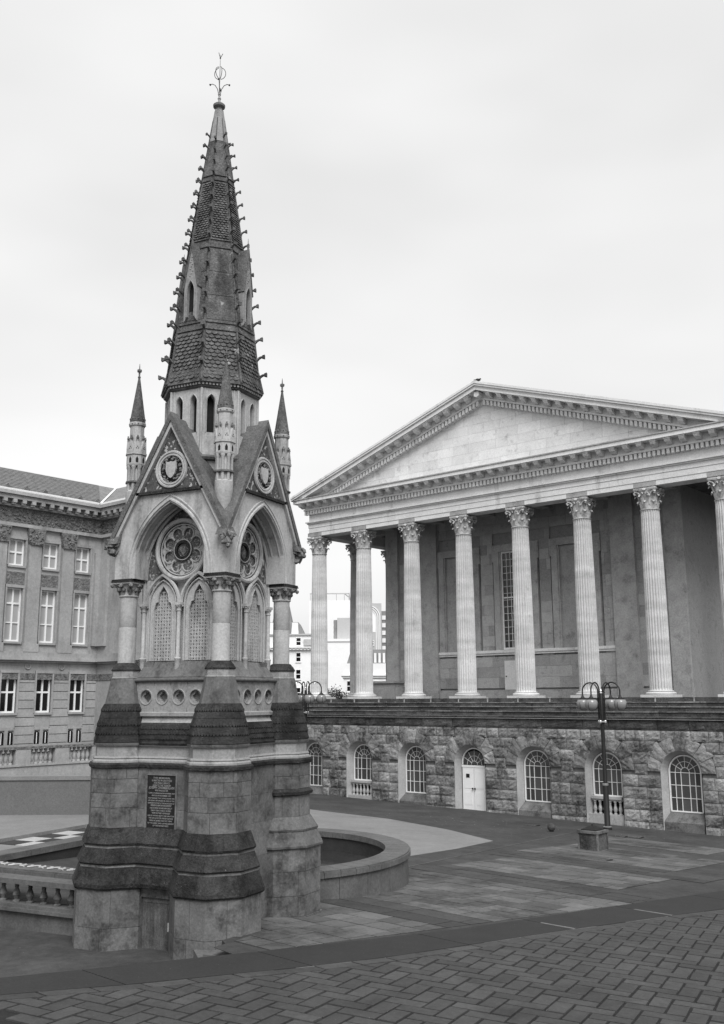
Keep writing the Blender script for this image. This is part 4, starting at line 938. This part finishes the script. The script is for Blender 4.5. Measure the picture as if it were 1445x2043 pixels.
for k in range(10):
    r_=random.Random(k+50); nx,nz=6,5; vs=[]; fs=[]
    for j in range(nz+1):
        for i in range(nx+1):
            x=-.5+i/nx; z=-.5+j/nz; ed=(i in(0,nx)) or (j in (0,nz))
            jit=0 if ed else .05
            d=.0 if ed else r_.uniform(.015,.058)
            vs.append((x+r_.uniform(-jit,jit)*.9,-d,z+r_.uniform(-jit,jit)*.9))
    for j in range(nz):
        for i in range(nx): a=j*(nx+1)+i; fs.append((a,a+1,a+nx+2,a+nx+1))
    n0=len(vs); vs+=[(-.5,.1,-.5),(.5,.1,-.5),(.5,.1,.5),(-.5,.1,.5)]
    bl=[j*(nx+1) for j in range(nz+1)]; br=[j*(nx+1)+nx for j in range(nz+1)]; bo=list(range(nx+1)); to=[nz*(nx+1)+i for i in range(nx+1)]
    fs+=[tuple(bo[::-1]+[n0,n0+1]),tuple(to+[n0+2,n0+3]),tuple(bl+[n0+3,n0]),tuple(br[::-1]+[n0+1,n0+2])]
    variants.append(MB().add(vs,fs).mesh('stone','rock'))
rr=random.Random(77); cz=[-1.06,-1.55,-2.03,-2.54,-3.08,-3.59,-4.13,-4.67,-5.17,-5.71,-6.3]
vsoot=[v.copy() for v in variants[:4]]
for v in vsoot: v.materials.clear(); v.materials.append(M['soot'])
for row,(zt,zb) in enumerate(zip(cz,cz[1:])):
    iv=[(UL,UR)]
    if row>0:
        for c in cent:
            zm=(zt+zb)/2
            if zm<SPR: hw=RO_+.0
            else: hw=math.sqrt(max(0,1.62**2-(zm-SPR)**2)) if abs(zm-SPR)<1.62 else 0
            if zm<-5.6 and False: hw=0
            if hw<.15: continue
            ni=[]
            for a,b in iv:
                if c-hw>a and c+hw<b: ni+=[(a,c-hw),(c+hw,b)]
                elif b<=c-hw or a>=c+hw: ni.append((a,b))
                elif c-hw>a: ni.append((a,c-hw))
                elif c+hw<b: ni.append((c+hw,b))
            iv=ni
    for a,b in iv:
        L_=b-a
        n_=max(1,round(L_/(1.9 if row==0 else rr.uniform(.62,.86)))); ws=[rr.uniform(.7,1.3) for _ in range(n_)]; t=sum(ws); x=a
        for w_ in ws:
            w_=w_*L_/t
            put(rr.choice(vsoot if row==0 else variants),'stone',podium,loc=(x+w_/2,-PF+rr.uniform(-.015,.02),(zt+zb)/2),scale=(w_-.022,1,(zt-zb)-.022)); x+=w_
# voussoirs: one wedge mesh for each place in the arch, shared by the bays
nv=7; vm=[]
for k in range(nv):
    r_=random.Random(k+9); a0,a1=180-180*k/nv,180-180*(k+1)/nv; vs=[]; fs=[]; na,nr=4,5; ro=1.62+(.0,.14)[k%2]
    for j in range(nr+1):
        for i in range(na+1):
            a=R(a0+(a1-a0)*(.02+.96*i/na)); q=RO_+(ro-RO_)*j/nr-(.01 if j==nr else 0)
            ed=i in(0,na) or j in (0,nr); vs.append((q*cos(a),0 if ed else -r_.uniform(.015,.05),q*sin(a)))
    for j in range(nr):
        for i in range(na): a=j*(na+1)+i; fs.append((a,a+1,a+na+2,a+na+1))
    nb_=len(vs); ring_=[i for i in range(na+1)]+[(j+1)*(na+1)-1 for j in range(1,nr+1)]+[nr*(na+1)+i for i in range(na-1,-1,-1)]+[j*(na+1) for j in range(nr-1,0,-1)]
    vs+=[(vs[i][0],.1,vs[i][2]) for i in ring_]; m2=len(ring_)
    fs+=[(ring_[i],ring_[(i+1)%m2],nb_+(i+1)%m2,nb_+i) for i in range(m2)]
    vm.append(MB().add(vs,fs).mesh('voussoir','rock'))
for c in cent:
    for me in vm: put(me,'voussoir',podium,loc=(c,-PF-.01,SPR))
# openings: splayed reveal, frame, panes, sills
WI=.78; FB={0:-5.2,1:-4.70,2:-5.2,3:None,4:-5.2,5:-4.70,6:-5.2}
def band_poly(r,zb,n=16): return [(-r,zb)]+arc(0,SPR,r,180,0,n)+[(r,zb)]
for i,c in enumerate(cent):
    rv=MB(); a=band_poly(RO_,WB); b=band_poly(WI+.02,WB); n=len(a)
    rv.add([(x,-PF-.015,z) for x,z in a]+[(x,-2.38,z) for x,z in b],[(k,k+1,n+k+1,n+k) for k in range(n-1)])
    rv.build('reveal','reveal',hall,loc=(c,0,0),smooth=False)
    isdoor=i==3; zb=FB[i] if not isdoor else -3.55
    if isdoor:
        w=thing if False else MB().box(-WI,WI,-2.34,-2.30,-6.0,-3.6).build('double_door','white',hall,loc=(c,0,0),label='white double door with small black plate')
        for s_ in (-1,1):
            lf=MB().box(min(s_*.012,s_*.74),max(s_*.012,s_*.74),-2.40,-2.345,-5.98,-3.66).build('door_leaf','white',w)
            for z0,z1 in ((-5.6,-4.95),(-4.75,-3.85)):
                MB().box(min(s_*.14,s_*.62),max(s_*.14,s_*.62),-2.412,-2.40,z0,z1).build('panel','white',lf)
            MB().blob((s_*.07,-2.46,-4.75),.05,1,2,rough=0).build('knob','iron',lf)
        MB().box(-.5,-.28,-2.425,-2.413,-4.2,-4.0).build('door_plate','plaque',w)
        MB().box(-WI,WI,-2.42,-2.30,-3.66,-3.55).build('transom','white',w)
        par=w
    else:
        par=MB().prism([(x*1.0,z) for x,z in band_poly(WI,zb)],-2.31,-2.29).build('arched_window','darkvoid',hall,loc=(c,0,0))
    # panes
    rin,rmid=.20,.47
    fanw=(-3.43 if not isdoor else -3.53)
    if isdoor: sp=-3.53
    else: sp=SPR
    cols=[-.72,-.47,-.20,.20,.47,.72]
    gp=.016
    if not isdoor:
        nrow=3 if zb<-5 else 2; hz=(sp-.03-(zb+.06))/nrow
        for r0 in range(nrow):
            for q in range(5):
                x0,x1=cols[q]+gp,cols[q+1]-gp; z0=zb+.06+r0*hz+gp; z1_=z0+hz-2*gp
                MB().box(x0,x1,-2.33,-2.315,z0,z1_).build('pane','glass',par)
    ns=6
    for k in range(ns):
        a0,a1=180*k/ns+2,180*(k+1)/ns-2
        for r0,r1 in ((rmid+gp,.73),(rin+gp,rmid-gp)):
            pl=arc(0,sp,r0,a0,a1,4)+arc(0,sp,r1,a0,a1,4)[::-1]; MB().prism(pl,-2.33,-2.315).build('pane','glass',par)
    MB().prism(arc(0,sp,rin-gp,4,176,6),-2.33,-2.315).build('pane','glass',par)
    fr=MB(); o_=band_poly(WI,zb if not isdoor else sp); q_=band_poly(WI-.065,zb if not isdoor else sp); n=len(o_)
    fr.ring(q_+[q_[0]],o_+[o_[0]],-2.38,-2.30)
    bars=MB(); t=.0125
    if not isdoor:
        fr.box(-WI,WI,-2.38,-2.30,zb,zb+.06)
        for x in cols[1:-1]: bars.box(x-t,x+t,-2.36,-2.31,zb+.05,sp)
        for r0 in range(1,nrow+1): z=zb+.06+r0*hz; bars.box(-.72,.72,-2.358,-2.312,z-t,z+t)
    for k in range(1,ns):
        a=R(180*k/ns); bars.tube([(rin*cos(a),-2.335,sp+rin*sin(a)),(.74*cos(a),-2.335,sp+.74*sin(a))],t,4)
    for r0 in (rin,rmid): bars.tube([(x,-2.336,z) for x,z in arc(0,sp,r0,0,180,14)],t,4)
    fr.build('frame','white',par); bars.build('glazing_bars','white',par)
    if zb==-4.70:
        ap=MB().box(-WI,WI,-2.62,-2.30,-4.82,-4.70).box(-WI,WI,-2.56,-2.30,-4.90,-4.821).build('sill','reveal',par)
        MB().box(-RO_,RO_,-2.72,-2.30,WB,-5.52).build('apron_base','cella',par); MB().box(-WI,WI,-2.33,-2.3,-5.52,-4.9).build('apron_back','darkvoid',par)
        bm_=baluster_mesh(.62,.10,'baluster','reveal')
        for k in range(6): put(bm_,'baluster',par,loc=(-.66+k*.264,-2.5,-5.52))
    elif not isdoor:
        MB().prism([(-2.78,WB),(-2.78,zb-.42),(-2.66,zb-.30),(-2.36,zb-.02),(-2.30,zb-.02),(-2.30,WB)],-.93,.93,'x').build('sill','memlow',par)
# ================================================================== CIVIC BUILDING at the left (same grid as the hall)
civ=thing('civic_building','ornate civic stone building with slate roof and carved frieze','building',(-16.2,60,0),PHI)
YA=-15.0
def lay(p,z0,z1,name,m,parent=civ): return MB().box(-12,p,YA,6,z0,z1).box(p+.001,5,-p,6,z0,z1).build(name,m,parent)
MB().box(-12,-.30,YA,6,-5,11).box(-.299,5,.30,6,-5,11).build('core_wall','darkvoid',civ)
MB().box(.0,5,0,.6,-5,11).build('return_wall','civic',civ); MB().box(5.001,5.3,.0,6,-5,11).build('end_wall','civic',civ)
for y_ in (1.6,3.2,4.8):
    for z0,z1 in ((7.62,9.14),(3.28,6.34),(-.7,1.52)): w=MB().box(5.301,5.32,y_-.45,y_+.45,z0,z1).build('end_window','winmid',civ); MB().box(5.3,5.36,y_-.53,y_-.45,z0,z1).box(5.3,5.36,y_+.45,y_+.53,z0,z1).box(5.3,5.36,y_-.04,y_+.04,z0,z1).build('window_frame','white',w)
bays=[-(1.3+2.2*k) for k in range(6)]
for k,c in enumerate(bays):
    # strip towards the corner, then spandrels in the window column
    y1=c+.5; y0=(c+2.2-.5) if k else 0.0
    MB().box(-.3,0,min(y1,y0),max(y1,y0),1.52,10.0).build('wall_strip','civic',civ)
    for z0,z1 in ((9.14,10.0),(6.34,7.62),(1.52,3.28),(-1.5,-.70)): MB().box(-.3,-.002,c-.499,c+.499,z0,z1).build('spandrel','civic',civ)
    MB().box(-.3,.04,c-.55,c+.55,6.50,7.25).build('carved_panel','civicdark',civ)
    for nm,z0,z1,tr,gl in (('upper_window',7.62,9.14,8.4,'winlight'),('tall_window',3.28,6.34,5.45,'winlight'),('ground_window',-.70,1.52,.45,'winmid')):
        w=MB().box(-.24,-.22,c-.5,c+.5,z0,z1).build(nm,gl,civ)
        fr=MB()
        for a,b in ((c-.5,c-.41),(c+.41,c+.5),(c-.05,c+.05)): fr.box(-.22,-.14,a,b,z0,z1)
        fr.box(-.218,-.142,c-.41,c+.41,z0,z0+.1); fr.box(-.218,-.142,c-.41,c+.41,z1-.09,z1); fr.box(-.218,-.142,c-.41,c+.41,tr-.05,tr+.05)
        if nm=='tall_window': fr.box(-.216,-.15,c-.41,c+.41,4.32,4.38)
        fr.build('window_frame','white',w)
        for a,b in ((c-.41,c-.05),(c+.05,c+.41)):
            for q0,q1 in ((z0+.1,tr-.05),(tr+.05,z1-.09)): MB().box(-.215,-.205,a,b,q0,q1).build('pane',gl if (nm!='ground_window') else 'dglass',w)
        MB().box(-.1,.10,c-.56,c+.56,z0-.12,z0-.003).build('sill','civic',w)
        MB().box(-.02,.08,c-.6,c-.502,z0,z1+.1).box(-.02,.08,c+.502,c+.6,z0,z1+.1).box(-.02,.09,c-.6,c+.6,z1+.002,z1+.16).build('surround','civic',w)
    # pilaster
    pc=c-1.1
    p=MB().box(-.02,.16,pc-.40,pc+.40,3.2,8.9).build('pilaster','civic',civ)
    MB().box(-.02,.24,pc-.48,pc+.48,2.72,3.198).build('pilaster_base','civic',p)
    cp=MB().prism([(pc-.40,8.9),(pc+.40,8.9),(pc+.56,9.85),(pc-.56,9.85)],-.02,.26,'x'); rl=random.Random(k)
    for q in range(18): cp.blob((.24,pc+rl.uniform(-.45,.45),9.0+rl.uniform(0,.8)),.09,q,1)
    cp.build('pilaster_capital','civicdark',p)
    # rusticated ground floor and twin basement lights
    z=-2.9
    while z<1.1:
        h=min(.485,1.16-z)
        MB().box(-.3,.03,min(y1,y0)+(.0 if k else 0),max(y1,y0),z+.02,z+h-.02).build('rusticated_stone','civic',civ); z+=.485
    MB().box(-.3,-.01,min(y1,y0),max(y1,y0),-5,1.16).build('rustic_core','civicdark',civ)
    for d in (-.28,.28):
        MB().prism([(c+d-.17,-2.45)]+[(c+d+x,z_) for x,z_ in arc(0,-1.9,.17,180,0,8)]+[(c+d+.17,-2.45)],-.06,-.02,'x').build('basement_light','dglass',civ)
        MB().box(-.05,.0,c+d-.02,c+d+.02,-2.42,-1.8).build('basement_bar','white',civ)
    MB().box(-.3,-.061,c-.499,c+.499,-5,-1.502).box(-.06,.02,c-.5,c-.46,-2.9,-1.6).box(-.06,.02,c+.46,c+.5,-2.9,-1.6).box(-.06,.02,c-.1,c+.1,-2.9,-1.6).box(-.06,.021,c-.46,c+.46,-1.66,-1.503).box(-.06,.021,c-.46,c+.46,-2.9,-2.46).build('basement_panel','civic',civ)
    MB().tube([(.03,c-1.1+.17*cos(2*PI*i/16),1.92+.17*sin(2*PI*i/16)) for i in range(16)],.04,5,closed=True).build('roundel','civic',civ)
MB().box(-.02,.18,-.5,0,3.2,8.9).box(.16,.9,-.18,.0,3.2,8.9).build('corner_pilaster','civic',civ)
for p,z0,z1,nm,m_ in ((.05,1.16,1.52,'carved_band','civicdark'),(.16,2.12,2.24,'string_course','civic'),(.34,2.242,2.45,'string_course','civic'),(.22,2.452,2.72,'string_course','civic'),(.20,9.86,10.05,'architrave','civic'),(.08,10.052,10.98,'carved_frieze','civicdark'),(.30,10.982,11.15,'bed_moulding','civic'),(.62,11.36,11.60,'cornice','civic'),(.75,11.602,11.80,'cornice','civic'),(.40,11.152,11.36,'bracket_bed','civicdark')): lay(p,z0,z1,nm,m_)
fz=MB(); rl=random.Random(12)
for q in range(220): fz.blob((.09,-rl.uniform(0,8),10.15+rl.uniform(0,.75)),rl.uniform(.05,.11),q,1,(.7,1,1))
for q in range(60): fz.blob((.2+rl.uniform(0,3),-.09,10.15+rl.uniform(0,.75)),rl.uniform(.05,.11),q,1,(1,.7,1))
fz.build('frieze_carving','civicdark',civ,kind='stuff')
bk=MB().box(.0,.28,-.12,.12,-.1,.1).box(.0,.2,-.10,.10,-.2,-.101).mesh('bracket','civic')
for k in range(24): put(bk,'bracket',civ,loc=(.36,-.35-k*.6,11.25))
for k in range(7): put(bk,'bracket',civ,loc=(.9+k*.6,-.36,11.25),rz=-PI/2)
MB().hexa([(.70,YA,11.80),(.70,.70,11.80),(-12,6,11.80),(-12,YA,11.80)],[(-3.0,YA,13.95),(-3.0,3.0,13.95),(-9,5,13.95),(-9,YA,13.95)]).build('roof','slate',civ)
MB().hexa([(.70,-.70,11.801),(5,-.70,11.801),(5,6,11.801),(-2.9,2.9,11.801)],[(-3.0,3.0,13.951),(5,3.0,13.951),(5,5,13.951),(-3.0,5,13.951)]).build('roof','slate',civ)
sl_=MB(); n_=15
for k in range(n_):
    t0,t1=k/n_,(k+1)/n_
    P=lambda t,d:(.70-3.70*t+.5*d,11.80+2.15*t+.86*d); V=lambda x:.7+(.7-x)*.6216
    (x0,z0),(x1,z1),(x2,z2),(x3,z3)=P(t0,.05),P(t1,.015),P(t1,-.05),P(t0,-.05)
    sl_.hexa([(x3,YA,z3),(x3,V(x3)-1.4,z3),(x2,V(x2)-1.4,z2),(x2,YA,z2)],[(x0,YA,z0),(x0,V(x0)-1.4,z0),(x1,V(x1)-1.4,z1),(x1,YA,z1)])
sl_.build('slate_courses','slate',civ,kind='stuff')
MB().box(.55,.72,YA,-.8,11.80,11.92).box(.8,5,-.72,-.55,11.80,11.92).build('lead_gutter','farwhite',civ)
MB().tube([(.74,-.74,11.86),(-3.0,3.0,14.0)],.07,5).build('valley_lead','farwhite',civ)
af=MB().prism([(-.16,0),(.16,0),(.18,.16),(.08,.3),(0,.36),(-.08,.3),(-.18,.16)],-.05,.05,'x').mesh('antefix','civicdark')
for k in range(12): put(af,'antefix',civ,loc=(.66,-.9-k*1.2,11.80))
# balustrade before it
fb=thing('far_balustrade','weathered stone balustrade along the front of the civic building','balustrade',(-16.2,60,0),PHI)
MB().box(1.5,1.9,YA,.0,-5.0,-3.52).build('dwarf_wall','civic',fb); MB().box(1.44,1.96,YA,.0,-3.52,-3.42).build('base_rail','civic',fb); MB().box(1.44,1.96,YA,.0,-2.62,-2.48).build('top_rail','civicdark',fb)
bm_=baluster_mesh(.80,.13,'baluster','civic')
for k in range(6):
    y=-.9-k*2.4; MB().box(1.46,1.94,y-.45,y+.45,-3.42,-2.62).build('pedestal','civic',fb)
    for q in range(5): put(bm_,'baluster',fb,loc=(1.7,y-.62-q*.29,-3.42))

# ================================================================== FAR BUILDINGS beyond the hall
def win(parent,x,y,z0,z1,w=.62,gl='dglass'):
    o=MB().box(x-w/2,x+w/2,y-.02,y+.2,z0,z1).build('window',gl,parent)
    MB().box(x-w/2-.10,x-w/2,y-.06,y+.1,z0-.1,z1+.1).box(x+w/2,x+w/2+.10,y-.06,y+.1,z0-.1,z1+.1).box(x-w/2,x+w/2,y-.06,y-.0,(z0+z1)/2-.05,(z0+z1)/2+.05).box(x-w/2,x+w/2,y-.06,y+.1,z1,z1+.1).box(x-w/2-.14,x+w/2+.14,y-.12,y+.1,z0-.22,z0-.101).build('frame','farwhite',o)
b=thing('stucco_terrace','white stucco terrace house with mansard dormers seen beside the first column','building',(0,150,0))
MB().box(-22,-6.4,0,12,-9,9.5).build('wall','farwhite',b); MB().box(-22,-6.2,-.5,.4,7.6,7.75).box(-22,-6.3,-.35,.4,7.3,7.598).build('cornice','farwhite',b)
MB().box(-22,-6.3,-.2,12.2,9.5,9.75).build('parapet','fargrey',b)
for k in range(16): MB().box(-15-.25+k*.55,-15+k*.55,-.46,-.36,7.35,7.6).build('bracket','fargrey',b)
for x in (-16.8,-14.5,-12.2,-9.8,-7.5):
    for z0,z1 in ((8.05,9.1),(5.6,6.85),(3.0,4.3),(.2,1.6),(-3,-1.4)): win(b,x,0,z0,z1)
MB().prism([(-20,9.75),(-9.0,9.75),(-9.9,11.6),(-20,11.6)],1,8).build('mansard_roof','farslate',b)
for x in (-14.2,-12.2,-10.4): MB().prism([(x-.55,9.75),(x+.55,9.75),(x+.45,11.5),(x-.45,11.5)],.6,1.2).build('dormer','farwhite',b)
MB().box(-9.0,-6.8,-.3,-.2,8.0,8.9).build('balcony_rail','fargrey',b); MB().prism([(-14,11.6),(-11,11.6),(-11.6,14.4),(-13.4,14.4)],2,6).build('roof_turret','farslate',b)
b=thing('tall_white_tower','tall white office block with open roof frame between first two columns','building',(0,172,0))
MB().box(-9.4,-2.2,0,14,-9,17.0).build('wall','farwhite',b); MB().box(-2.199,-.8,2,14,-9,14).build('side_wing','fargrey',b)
fr=MB()
for x in (-9.2,-6.4,-4.6,-3.2,-2.4): fr.box(x-.06,x+.06,-.02,.1,17,18.2)
fr.box(-9.3,-2.3,0,.12,18.1,18.3); fr.box(-2.42,-2.3,0,12,18.1,18.3); fr.tube([(-3.2,.05,18.2),(-1.0,2,16.6)],.08,4); fr.tube([(-2.3,.05,17.0),(-1.0,2,15.2)],.06,4); fr.build('roof_frame','fargrey',b)
for k in range(5): MB().box(-2.1,-2.0+.2,1.6,2.0,9+k*1.2,9.7+k*1.2).build('side_window','dglass',b)
b=thing('low_white_block','plain white gable block below the tall office tower','building',(0,150,0))
MB().box(-5.3,-1.4,0,9,-9,8.55).build('wall','farwhite',b); MB().box(-5.45,-1.3,-.15,9.1,8.55,8.95).build('coping','farwhite',b); MB().box(-5.5,-5.31,.1,9,-9,7.2).build('grey_side_strip','fargrey',b)  # wall, coping and a narrow grey strip along the left side
b=thing('grey_plant_room','grey rooftop plant room with louvred side above the white block','building',(0,152,0))
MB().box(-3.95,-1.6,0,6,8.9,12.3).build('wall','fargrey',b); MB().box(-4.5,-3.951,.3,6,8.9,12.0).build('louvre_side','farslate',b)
for k in range(4): MB().box(-4.52,-4.45,.5,5.5,9.2+k*.75,9.6+k*.75).build('louvre','dglass',b)
b=thing('arched_office','pale office block with tall rounded arch relief behind the second column','building',(0,160,0))
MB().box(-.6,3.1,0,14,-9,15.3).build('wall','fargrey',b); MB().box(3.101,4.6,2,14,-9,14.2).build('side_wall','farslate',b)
for k in range(6): MB().box(3.2,4.5,1.9,2.05,6.5+k*1.25,7.2+k*1.25).build('side_window','farwhite',b)
for r_ in (1.9,1.6,1.3): MB().tube([(.9+r_,-.05,6.2),(.9+r_,-.05,13.0)]+[(x,-.05,z) for x,z in arc(.9,13.0,r_,8,90,8)],.09,5).build('arch_rib','farwhite',b)
MB().prism([(-.5,10.6),(2.1,10.6)]+arc(.9,13.0,1.25,0,90,6)+[(-.5,14.25)],-.04,-.01).build('panel','farwhite',b)
win(b,1.5,0,8.6,9.2,.5)
b=thing('mansard_corner_house','cream corner house with dark mansard between the second and third columns','building',(0,135,0))
MB().box(-2.65,8,0,10,-9,4.7).build('wall','farwhite',b); MB().box(-3.0,8.2,-.35,10,3.0,3.2).box(-2.8,8,-.2,10,2.75,2.998).build('cornice','farwhite',b)
MB().prism([(-2.2,4.7),(8,4.7),(8,6.6),(-1.6,6.6)],.6,8).build('mansard_roof','farslate',b)
for x in (-1.2,1.7,2.3,2.9): MB().box(x-.16,x+.16,.3,.7,4.8,6.1).build('dormer','farwhite',b)
for x in (-1.9,-.6,1.8,3.1):
    for z0,z1 in ((1.0,2.3),(-1.6,-.2)): win(b,x,0,z0,z1,.5)
# tree seen through the portico
tree=thing('small_tree','dark bushy tree seen through the portico beside the first column','tree',(-2.35,84,-6.4))
MB().tube([(0,0,0),(.05,0,2.2),(-.05,.1,4.2),(.1,0,6)],.16,7,r1=.05).tube([(0,0,2.6),(.7,.2,4.2),(1.1,.3,5.4)],.07,5,r1=.02).tube([(0,0,2.8),(-.6,-.1,4.3),(-.9,0,5.6)],.07,5,r1=.02).build('trunk','wood',tree)
cw=MB(); rl=random.Random(6)
cl=[(rl.uniform(-.95,.95),rl.uniform(-.9,.9),5.4+rl.uniform(-1.2,1.5)) for _ in range(34)]
for k in range(3200):
    c=rl.choice(cl); p=Vector(c)+Vector((rl.gauss(0,.26),rl.gauss(0,.26),rl.gauss(0,.26))); s_=rl.uniform(.05,.10)
    a=Vector((rl.uniform(-1,1),rl.uniform(-1,1),rl.uniform(-1,1))).normalized(); q=a.orthogonal()
    cw.add([p+a*s_,p+q*s_*.5,p-a*s_,p-q*s_*.5],[(0,1,2,3)])
cw.build('crown','leaf',tree)
# ================================================================== STREET FURNITURE
def lamp(loc,rz,label):
    t=thing('street_lamp',label,'street lamp',loc,rz,'four armed globe street lamps')
    MB().lathe([(.20,0),(.20,.05),(.15,.09),(.13,.12),(.125,1.9),(.095,2.0),(.088,4.7),(.085,5.95),(.05,6.0),(.02,6.1)],16).build('pole','iron',t,True)
    MB().lathe([(.128,1.9),(.135,1.92),(.135,1.98),(.1,2.0)],16).lathe([(.19,.09),(.2,.12),(.14,.15)],16).build('pole_ring','steel',t,True)
    MB().lathe([(.09,4.68),(.17,4.70),(.17,4.74),(.09,4.76)],16).build('collar','steel',t,True)
    MB().lathe([(.05,5.98),(.09,6.0),(.04,6.06),(.06,6.10),(.02,6.18)],10).build('top_finial','steel',t,True)
    for k in range(4):
        a=k*PI/2; Mx=Matrix.Rotation(a,4,'Z')
        am=MB().tube([(.16,0,4.72),(.16,0,5.4),(.16,0,6.09)]+[(.55-.39*cos(R(q)),0,6.09+.39*sin(R(q))) for q in range(15,181,15)]+[(.94,0,5.92)],.033,7,Mx).build('arm','iron',t,True)
        MB().lathe([(.045,4.66),(.05,4.70),(.05,4.76),(.03,4.79)],10,M_=Mx@Matrix.Translation((.16,0,0))).blob(tuple(Mx@Vector((.55,0,6.40))),.055,1,1,(1.3,1.3,.6),0).build('arm_clip','steel',am,True)
        lt=MB().lathe([(.03,5.95),(.05,5.9),(.065,5.84),(.12,5.78),(.19,5.74),(.21,5.72),(.15,5.72)],18,M_=Mx@Matrix.Translation((.94,0,0))).build('lantern_cap','iron',t,True)
        MB().lathe([(.02,5.20),(.12,5.225),(.21,5.29),(.27,5.38),(.295,5.49),(.285,5.60),(.24,5.69),(.18,5.735)],20,M_=Mx@Matrix.Translation((.94,0,0))).build('globe','globe',lt,True)
        cg=MB()
        for q in range(2): cg.tube([tuple(Mx@(Vector((.94,0,5.5))+Matrix.Rotation(q*PI/2,3,'Z')@Vector((.30*sin(R(d)),0,-.29*cos(R(d)))))) for d in range(-110,111,20)],.012,4)
        cg.build('globe_cage','iron',lt)
    return t
lamp((10.93,45.63,GZ(10.93,45.63)),R(49),'tall black globe lamp post in front of the podium windows')
lamp((-3.34,57.8,GZ(-3.34,57.8)),R(17),'black globe lamp post half hidden behind the memorial')
bx,by=8.25,36.75; bz=GZ(bx,by)
t=thing('stone_block_seat','square stone block with panelled sides and low metal pyramid cap','stone block',(bx,by,bz-.06),PHI)
MB().box(-.365,.365,-.365,.365,0,.66).build('body','soot',t)
for sx in (-1,1):
    for sy in (-1,1): MB().box(sx*.40-.06*(sx>0)-.0*(sx<0),sx*.40+.06*(sx<0),sy*.40-.06*(sy>0),sy*.40+.06*(sy<0),0,.66).build('corner_post','memlow',t)
MB().box(-.41,.41,-.41,.41,0,.07).build('foot','memlow',t)
MB().box(-.42,.42,-.42,.42,.66,.75).build('top_slab','memlow',t); MB().add([(-.30,-.30,.75),(.30,-.30,.75),(.30,.30,.75),(-.30,.30,.75),(-.30,-.30,.78),(.30,-.30,.78),(.30,.30,.78),(-.30,.30,.78),(0,0,.92)],[(0,1,5,4),(1,2,6,5),(2,3,7,6),(3,0,4,7),(4,5,8),(5,6,8),(6,7,8),(7,4,8)]).build('metal_cap','iron',t)
MB().lathe([(.03,.90),(.035,.93),(.01,.95)],8).build('cap_knob','iron',t)
bx,by=7.96,43.2; bz=GZ(bx,by)
t=thing('ball_bollard','small dark stone ball on the paving near the podium','bollard',(bx,by,bz))
MB().lathe([(.10,0),(.10,.03),(.05,.05)],12).build('foot','iron',t,True); MB().blob((0,0,.18),.17,3,3,rough=.03).build('ball','soot',t,True)
def cover(u,o,w,h,rz,label):
    x,y=gxy(u,o); t=thing('drain_cover',label,'drain cover',(x,y,GZ(x,y)+.016),PHI+rz)
    MB().box(-w/2,w/2,-h/2,h/2,-.02,.006).build('frame','iron',t); 
    for k in range(5): MB().box(-w/2+.04,w/2-.04,-h/2+.03+k*(h-.06)/5,-h/2+.015+(k+1)*(h-.06)/5,.006,.012).build('rib','soot',t)
cover(28.0,16.55,.75,.55,0,'dark drain cover set in the slabs before the stone block'); cover(24.5,8.2,.8,.5,.1,'flat drain cover beside the lamp post, nearer to the lamp'); cover(25.0,7.75,.8,.5,.1,'flat drain cover beside the lamp post, farther from the lamp'); cover(20.0,7.4,.6,.45,0,'small drain cover in the dark paving below the arched windows')
# leaf litter on the dark paving below the podium
lt=MB(); rl=random.Random(41)
for k in range(90):
    u,o=rl.gauss(19,3.2),rl.gauss(9.5,1.6); x,y=gxy(u,o); z=GZ(x,y)+.03; s_=rl.uniform(.015,.05); a=rl.uniform(0,6.3)
    lt.add([(x+s_*cos(a),y+s_*sin(a),z),(x-s_*.6*sin(a),y+s_*.6*cos(a),z+.015),(x-s_*cos(a),y-s_*sin(a),z),(x+s_*.6*sin(a),y-s_*.6*cos(a),z+.01)],[(0,1,2,3)])
lt.build('leaf_litter','lane',kind='stuff',label='scattered pale leaves on the dark paving',cat='leaves')
